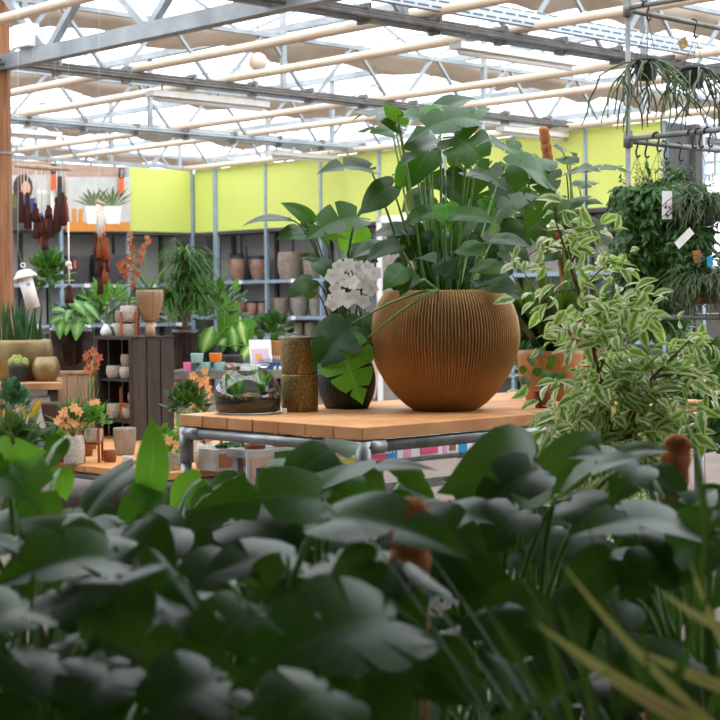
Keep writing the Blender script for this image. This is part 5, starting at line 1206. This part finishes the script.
# lower tier hangs from the middle rail
rt, c = hang('long leaved dark vine hanging in the lower tier by the post', 'hanging_vine', 645, zl-.012, W, 258, 30, 26, lambda rt, o, k: trail(rt, o, k, 95, .46, .028, .11, 14, LT, .16, 10))
rt, c = hang('grey green rhipsalis hanging in the lower tier at the right edge', 'hanging_rhipsalis', 708, zl, -U, 276, 34, 28, lambda rt, o, k: rhip(rt, o, k, 320, (.12, .28), seed=6, r0=.0031, upk=.9), pm=TERRAD)
q = at(679, 249, c.y-.3); MB().obox(q, V((.085, 0, .085)), V((0, .004, 0)), V((-.025, 0, .035))).build('plant_label', PAPER, rt, False)
rt, c = hang('dark vine hanging low behind the ficus twigs', 'hanging_vine', 664, zl-.012, W, 266, 28, 26, lambda rt, o, k: trail(rt, o, k, 80, .44, .03, .09, 16, LT, .15, 8))
q = at(694, 256, KY-.3); 
hang('vine with an orange tag hanging between the two rhipsalis mounds', 'hanging_vine', 692, zl, -U, 240, 22, 20, lambda rt, o, k: (trail(rt, o, k, 50, .36, .03, .07, 17, LT, .12, 4), MB().obox(o+V((-.02, -.18, -.14)), V((.045, 0, .01)), V((0, .004, 0)), V((-.015, 0, .07))).build('orange_tag', TERRA, rt, False), MB().obox(o+V((.05, -.18, -.16)), V((.03, 0, 0)), V((0, .004, 0)), UP*.06).build('blue_tag', BLUE, rt, False)))
# bench with plants below the rack
bq = on(668, 0, 9.1); rt = thing('plant_bench', 'dark bench of low plants below the hanging rack', 'bench', bq)
MB().obox(bq+UP*.66, V((1.3, 0, 0)), V((0, .8, 0)), UP*.05).build('top', STEELD, rt, False)
for x in (.02, 1.2):
    for y in (.03, .7): MB().obox(bq+V((x, y, 0)), V((.05, 0, 0)), V((0, .05, 0)), UP*.66).build('leg', STEELD, rt, False)
for i, (px, dy, fr, fh, mt, lab, pm) in enumerate([(684, .2, .14, .16, LM, 'bright bushy plant on the bench below the rack', TERRAD), (702, .12, .13, .12, LT, 'low dark plant at the front of the rack bench', BLK), (718, .25, .16, .2, LM, 'bushy plant on the rack bench at the right edge', TERRA), (690, .55, .16, .24, LD, 'taller dark plant at the rear of the rack bench', TERRA), (712, .6, .15, .26, LT, 'tall mid green plant at the rear right of the rack bench', TERRAD)]):
    c = on(px, .71, 9.1+dy); rt = thing('bench_plant', lab, 'potted plant', c); pot(rt, c, .06, .075, .08, .11, pm, 22); m = MB(); bush(m, c+UP*.14, fr, fh, 130, .07, .03, 80+i); m.build('foliage', mt, rt)
    if i in (0, 2):
        m = MB(); rg = random.Random(i)
        for j in range(9): m.flower(c+V((rg.uniform(-.12, .12), -.12, rg.uniform(.1, .26))), V((0, -1, .4)), .02, 5, .7, rg)
        m.build('blossoms', mat('red_petal', '#c8322c', '#a82420', rough=.6), rt)

# ------------------------------------------------------------------ foreground plants
def fgplant(name, label, X, Y, potm=BLACK):
    c = V((X, Y, 0)); rt = thing(name, label, 'potted plant', c); pot(rt, c, .11, .13, .14, .26, potm, 24); return rt, c+UP*.25
PL = {
 'A': fgplant('monstera', 'bright split leaved monstera at the left edge of the front row', -.62, 2.9),
 'B': fgplant('monstera', 'monstera with an upright twisted bright leaf left of the table leg', -.42, 3.2),
 'C': fgplant('monstera', 'monstera with a broad grey-topped leaf hiding the table corner', -.05, 3.3),
 'D': fgplant('monstera', 'dark monstera of large shiny split leaves at the bottom centre', -.14, 2.2),
 'E': fgplant('monstera', 'monstera with a big dark rounded leaf below the golden pot', .30, 3.3),
 'G': fgplant('monstera', 'shaded monstera filling the bottom left corner', -.45, 2.25),
 'H': fgplant('monstera', 'monstera with wide pale leaves at the right edge', .62, 2.8),
}
FL = {
 'A': [(6, 468, 62, 546, 62, 2.9, -.15, 62, 3, 'b', -15), (4, 470, 46, 452, 58, 2.95, -.1, 60, 3, 'b', 20), (8, 466, -30, 470, 60, 2.9, -.05, 50, 3, 'b'), (40, 520, 100, 540, 50, 3.0, -.1, 25, 0, 'm'), (20, 540, -30, 560, 60, 2.7, -.1, 30, 3, 'd'),
       (60, 470, 66, 500, 26, 3.3, 0, 60, 0, 'b'), (72, 510, 70, 536, 24, 3.0, -.05, 65, 0, 'b'), (30, 500, 6, 530, 40, 3.1, 0, 50, 0, 'd'), (62, 440, 48, 470, 26, 3.4, 0, 60, 0, 'd')],
 'B': [(150, 488, 152, 418, 36, 3.1, .05, 70, 0, 'b', 25), (152, 490, 116, 546, 42, 3.1, -.1, 66, 4, 'b', -10), (132, 468, 74, 538, 46, 3.15, -.1, 60, 0, 'd', 30), (150, 520, 198, 560, 46, 3.0, -.12, 45, 0, 'd', 10), (120, 530, 80, 560, 50, 3.0, -.1, 35, 0, 'm'),
       (200, 480, 170, 510, 34, 3.5, 0, 55, 0, 'b'), (212, 494, 190, 516, 30, 3.4, 0, 50, 0, 'm'), (186, 520, 220, 548, 40, 3.3, 0, 40, 0, 'd'), (236, 478, 208, 492, 26, 3.6, 0, 35, 0, 'm')],
 'C': [(322, 500, 190, 512, 74, 2.9, -.1, 42, 3, 'm', -8), (300, 470, 360, 444, 54, 3.25, .1, 38, 3, 'm', 0), (300, 470, 254, 492, 52, 3.3, -.1, 68, 3, 'b', 15), (306, 472, 372, 540, 78, 3.25, -.15, 66, 4, 'b', -20), (310, 470, 310, 540, 60, 3.3, -.1, 66, 4, 'm', 0), (322, 484, 436, 470, 40, 3.2, -.1, 22, 3, 'm'),
       (400, 484, 436, 504, 36, 3.5, 0, 40, 0, 'm'), (390, 500, 416, 528, 36, 3.3, 0, 50, 0, 'd'), (420, 480, 388, 470, 26, 3.7, 0, 50, 0, 'm'), (250, 520, 300, 556, 70, 3.0, -.1, 50, 4, 'd'), (362, 540, 330, 580, 50, 3.0, -.1, 50, 0, 'd'), (360, 470, 386, 498, 30, 3.6, 0, 50, 0, 'd')],
 'E': [(536, 462, 440, 492, 88, 3.2, -.15, 62, 0, 'd', -15), (536, 470, 470, 520, 60, 3.1, -.1, 50, 3, 'd'), (548, 480, 600, 432, 52, 3.3, .1, 55, 0, 'd', 20), (632, 470, 566, 458, 40, 3.0, -.1, 45, 3, 'm', 10), (560, 496, 640, 458, 62, 2.85, -.1, 34, 3, 'm', -10), (640, 466, 610, 508, 46, 2.95, -.1, 50, 3, 'm'),
       (570, 500, 618, 536, 56, 3.0, -.1, 50, 0, 'd'), (480, 500, 440, 480, 40, 3.5, 0, 30, 0, 'm'), (455, 500, 490, 530, 44, 3.2, 0, 45, 0, 'd'), (420, 520, 490, 560, 60, 2.8, -.1, 45, 3, 'd'), (520, 510, 480, 560, 60, 2.9, -.1, 50, 3, 'd')],
 'H': [(690, 530, 566, 538, 82, 2.5, -.1, 30, 3, 'm', 6), (668, 540, 716, 490, 60, 2.7, .1, 34, 3, 'm', -10), (646, 474, 690, 500, 44, 3.1, -.05, 55, 0, 'd', -10), (620, 456, 668, 452, 34, 3.2, 0, 26, 0, 'm'), (700, 540, 740, 560, 60, 2.6, 0, 34, 3, 'm'), (700, 500, 730, 520, 50, 2.9, 0, 40, 0, 'd'), (660, 560, 620, 600, 60, 2.5, -.05, 50, 3, 'd'), (610, 560, 560, 600, 56, 2.5, 0, 45, 0, 'd')],
 'D': [(392, 620, 232, 690, 150, 1.9, -.12, 42, 6, 'm', 6), (330, 520, 470, 560, 90, 2.2, -.1, 28, 3, 'm'), (300, 560, 200, 580, 80, 2.3, -.1, 30, 3, 'd'), (250, 610, 180, 700, 90, 1.95, -.1, 40, 5, 'm', -8), (330, 560, 420, 600, 80, 2.2, -.1, 26, 3, 'm'), (300, 620, 380, 600, 70, 2.1, 0, 30, 3, 'd'), (220, 680, 130, 735, 110, 1.8, -.08, 34, 5, 'd', 0), (330, 690, 260, 750, 120, 1.7, -.08, 36, 5, 'm', 0), (376, 560, 330, 596, 60, 2.1, 0, 40, 0, 'd'), (290, 570, 250, 620, 70, 2.2, 0, 40, 3, 'd'), (180, 640, 150, 700, 70, 2.0, 0, 45, 0, 'd')],
 'G': [(110, 560, -10, 590, 90, 2.3, -.1, 32, 4, 'm', 0), (90, 560, 20, 520, 80, 2.5, .05, 30, 3, 'm'), (100, 548, 130, 540, 60, 2.5, .1, 28, 3, 'm'), (30, 610, -40, 640, 90, 2.1, -.1, 40, 4, 'm'), (60, 590, 110, 650, 70, 2.2, -.1, 45, 4, 'd'), (190, 590, 100, 636, 70, 2.3, -.1, 38, 0, 'm', 20), (230, 560, 170, 610, 60, 2.4, -.1, 40, 0, 'd', 0), (60, 660, 0, 720, 90, 2.0, -.1, 40, 4, 'd'), (110, 670, 70, 740, 90, 1.9, -.1, 40, 4, 'd'), (150, 600, 200, 640, 60, 2.3, 0, 45, 0, 'd'), (40, 560, 70, 620, 60, 2.4, 0, 50, 0, 'd'), (150, 560, 190, 530, 60, 2.6, .1, 35, 0, 'd')],
}
rg = random.Random(2024)
for k, (rt, cr) in PL.items():
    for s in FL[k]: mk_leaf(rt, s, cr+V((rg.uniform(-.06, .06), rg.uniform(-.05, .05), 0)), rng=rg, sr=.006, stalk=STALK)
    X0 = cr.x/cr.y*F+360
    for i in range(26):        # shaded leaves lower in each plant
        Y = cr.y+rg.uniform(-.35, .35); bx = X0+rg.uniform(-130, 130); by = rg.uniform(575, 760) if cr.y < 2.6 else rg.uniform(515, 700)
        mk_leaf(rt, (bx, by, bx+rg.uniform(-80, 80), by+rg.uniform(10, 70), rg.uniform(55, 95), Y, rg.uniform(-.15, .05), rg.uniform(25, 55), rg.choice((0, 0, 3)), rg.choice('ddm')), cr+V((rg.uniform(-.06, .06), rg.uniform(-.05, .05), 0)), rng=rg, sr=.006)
# moss poles in front
rt, cr = fgplant('moss_pole_plant', 'short coir pole rising among leaves right of the ficus base', .655, 3.5)
coir_pole(rt, V((cr.x-.03, cr.y, .2)), at(677, 447, 3.45), .03, 5)
rg = random.Random(66)
for i in range(8): bx, by = rg.uniform(630, 720), rg.uniform(500, 560); mk_leaf(rt, (bx, by, bx+rg.uniform(-40, 40), by+rg.uniform(10, 40), rg.uniform(40, 60), 3.4+rg.uniform(-.2, .2), -.05, rg.uniform(30, 60), 3, 'd'), cr, rng=rg, sr=.005)
rt, cr = fgplant('moss_pole_plant', 'thick coir pole in the shade at the bottom centre', .06, 2.35, TERRAD)
coir_pole(rt, V((cr.x, cr.y, .2)), at(410, 516, 2.4), .03, 6)
for i in range(9): bx, by = rg.uniform(400, 560), rg.uniform(560, 700); mk_leaf(rt, (bx, by, bx+rg.uniform(-60, 80), by+rg.uniform(0, 60), rg.uniform(60, 90), 2.3+rg.uniform(-.2, .3), -.05, rg.uniform(30, 60), rg.choice((0, 3)), 'd'), cr, rng=rg, sr=.006)
# strap leaved plant bottom right
rt, cr = fgplant('strap_leaved_plant', 'spiky strap leaved plant with yellowed blades at the bottom right', .42, 1.95)
m = MB(); rg = random.Random(55); o = cr+UP*.1
for i in range(34):
    a = rg.uniform(0, 2*pi); m.strap(o+V((rg.uniform(-.08, .08), rg.uniform(-.08, .08), .1)), V((.55*math.cos(a), .5*math.sin(a), 1)), rg.uniform(.5, .85), .014, rg.uniform(.3, 1.1), 9)
m.build('green_blades', LSTR, rt)
m = MB()
for (x0, y0, x1, y1, Y, w) in [(760, 760, 535, 622, 1.6, 18), (735, 745, 560, 560, 1.7, 10), (740, 745, 585, 660, 1.6, 17), (760, 700, 640, 650, 1.8, 14), (745, 640, 660, 590, 1.7, 10), (750, 690, 690, 560, 1.9, 9)]:
    a, b_ = at(x0, y0, Y), at(x1, y1, Y-.05); MB().leaf(a, b_, V((.2, -1, .6)), pw(w, Y), 'strap', arch=-.06, fold=.4).build('yellow_blade', LYR, rt)
m = MB()
for (x0, y0, x1, y1, Y, w) in [(640, 760, 720, 560, 1.8, 12), (600, 760, 560, 600, 1.8, 9), (520, 745, 500, 660, 1.7, 9), (480, 730, 620, 668, 1.6, 9), (560, 740, 480, 600, 2.0, 9), (700, 740, 745, 580, 1.9, 10), (660, 740, 600, 590, 1.9, 9), (690, 630, 708, 500, 2.1, 7), (705, 560, 690, 430, 2.3, 9)]:
    a, b_ = at(x0, y0, Y), at(x1, y1, Y-.05); MB().leaf(a, b_, V((.2, -1, .6)), pw(w, Y), 'strap', arch=.05, fold=.4).build('tall_blade', LSTR, rt)

# ------------------------------------------------------------------ light
wd = bpy.data.worlds.new('sky'); bpy.context.scene.world = wd; wd.use_nodes = True; nt = wd.node_tree; bg = nt.nodes['Background']
tc = nt.nodes.new('ShaderNodeTexCoord'); no = nt.nodes.new('ShaderNodeTexNoise'); no.inputs['Scale'].default_value = 2.5
rp = nt.nodes.new('ShaderNodeValToRGB'); rp.color_ramp.elements[0].color = (.86, .92, 1, 1); rp.color_ramp.elements[1].color = (1, 1, 1, 1); rp.color_ramp.elements[0].position = .4; rp.color_ramp.elements[1].position = .6
nt.links.new(tc.outputs['Generated'], no.inputs['Vector']); nt.links.new(no.outputs[0], rp.inputs[0]); nt.links.new(rp.outputs[0], bg.inputs[0]); bg.inputs[1].default_value = 4.2
vs = bpy.context.scene.view_settings; bpy.context.scene.display_settings.display_device = 'sRGB'
vs.view_transform = 'Standard'; vs.look = 'None'; vs.gamma = 1; vs.use_curve_mapping = False; vs.exposure = 0.0
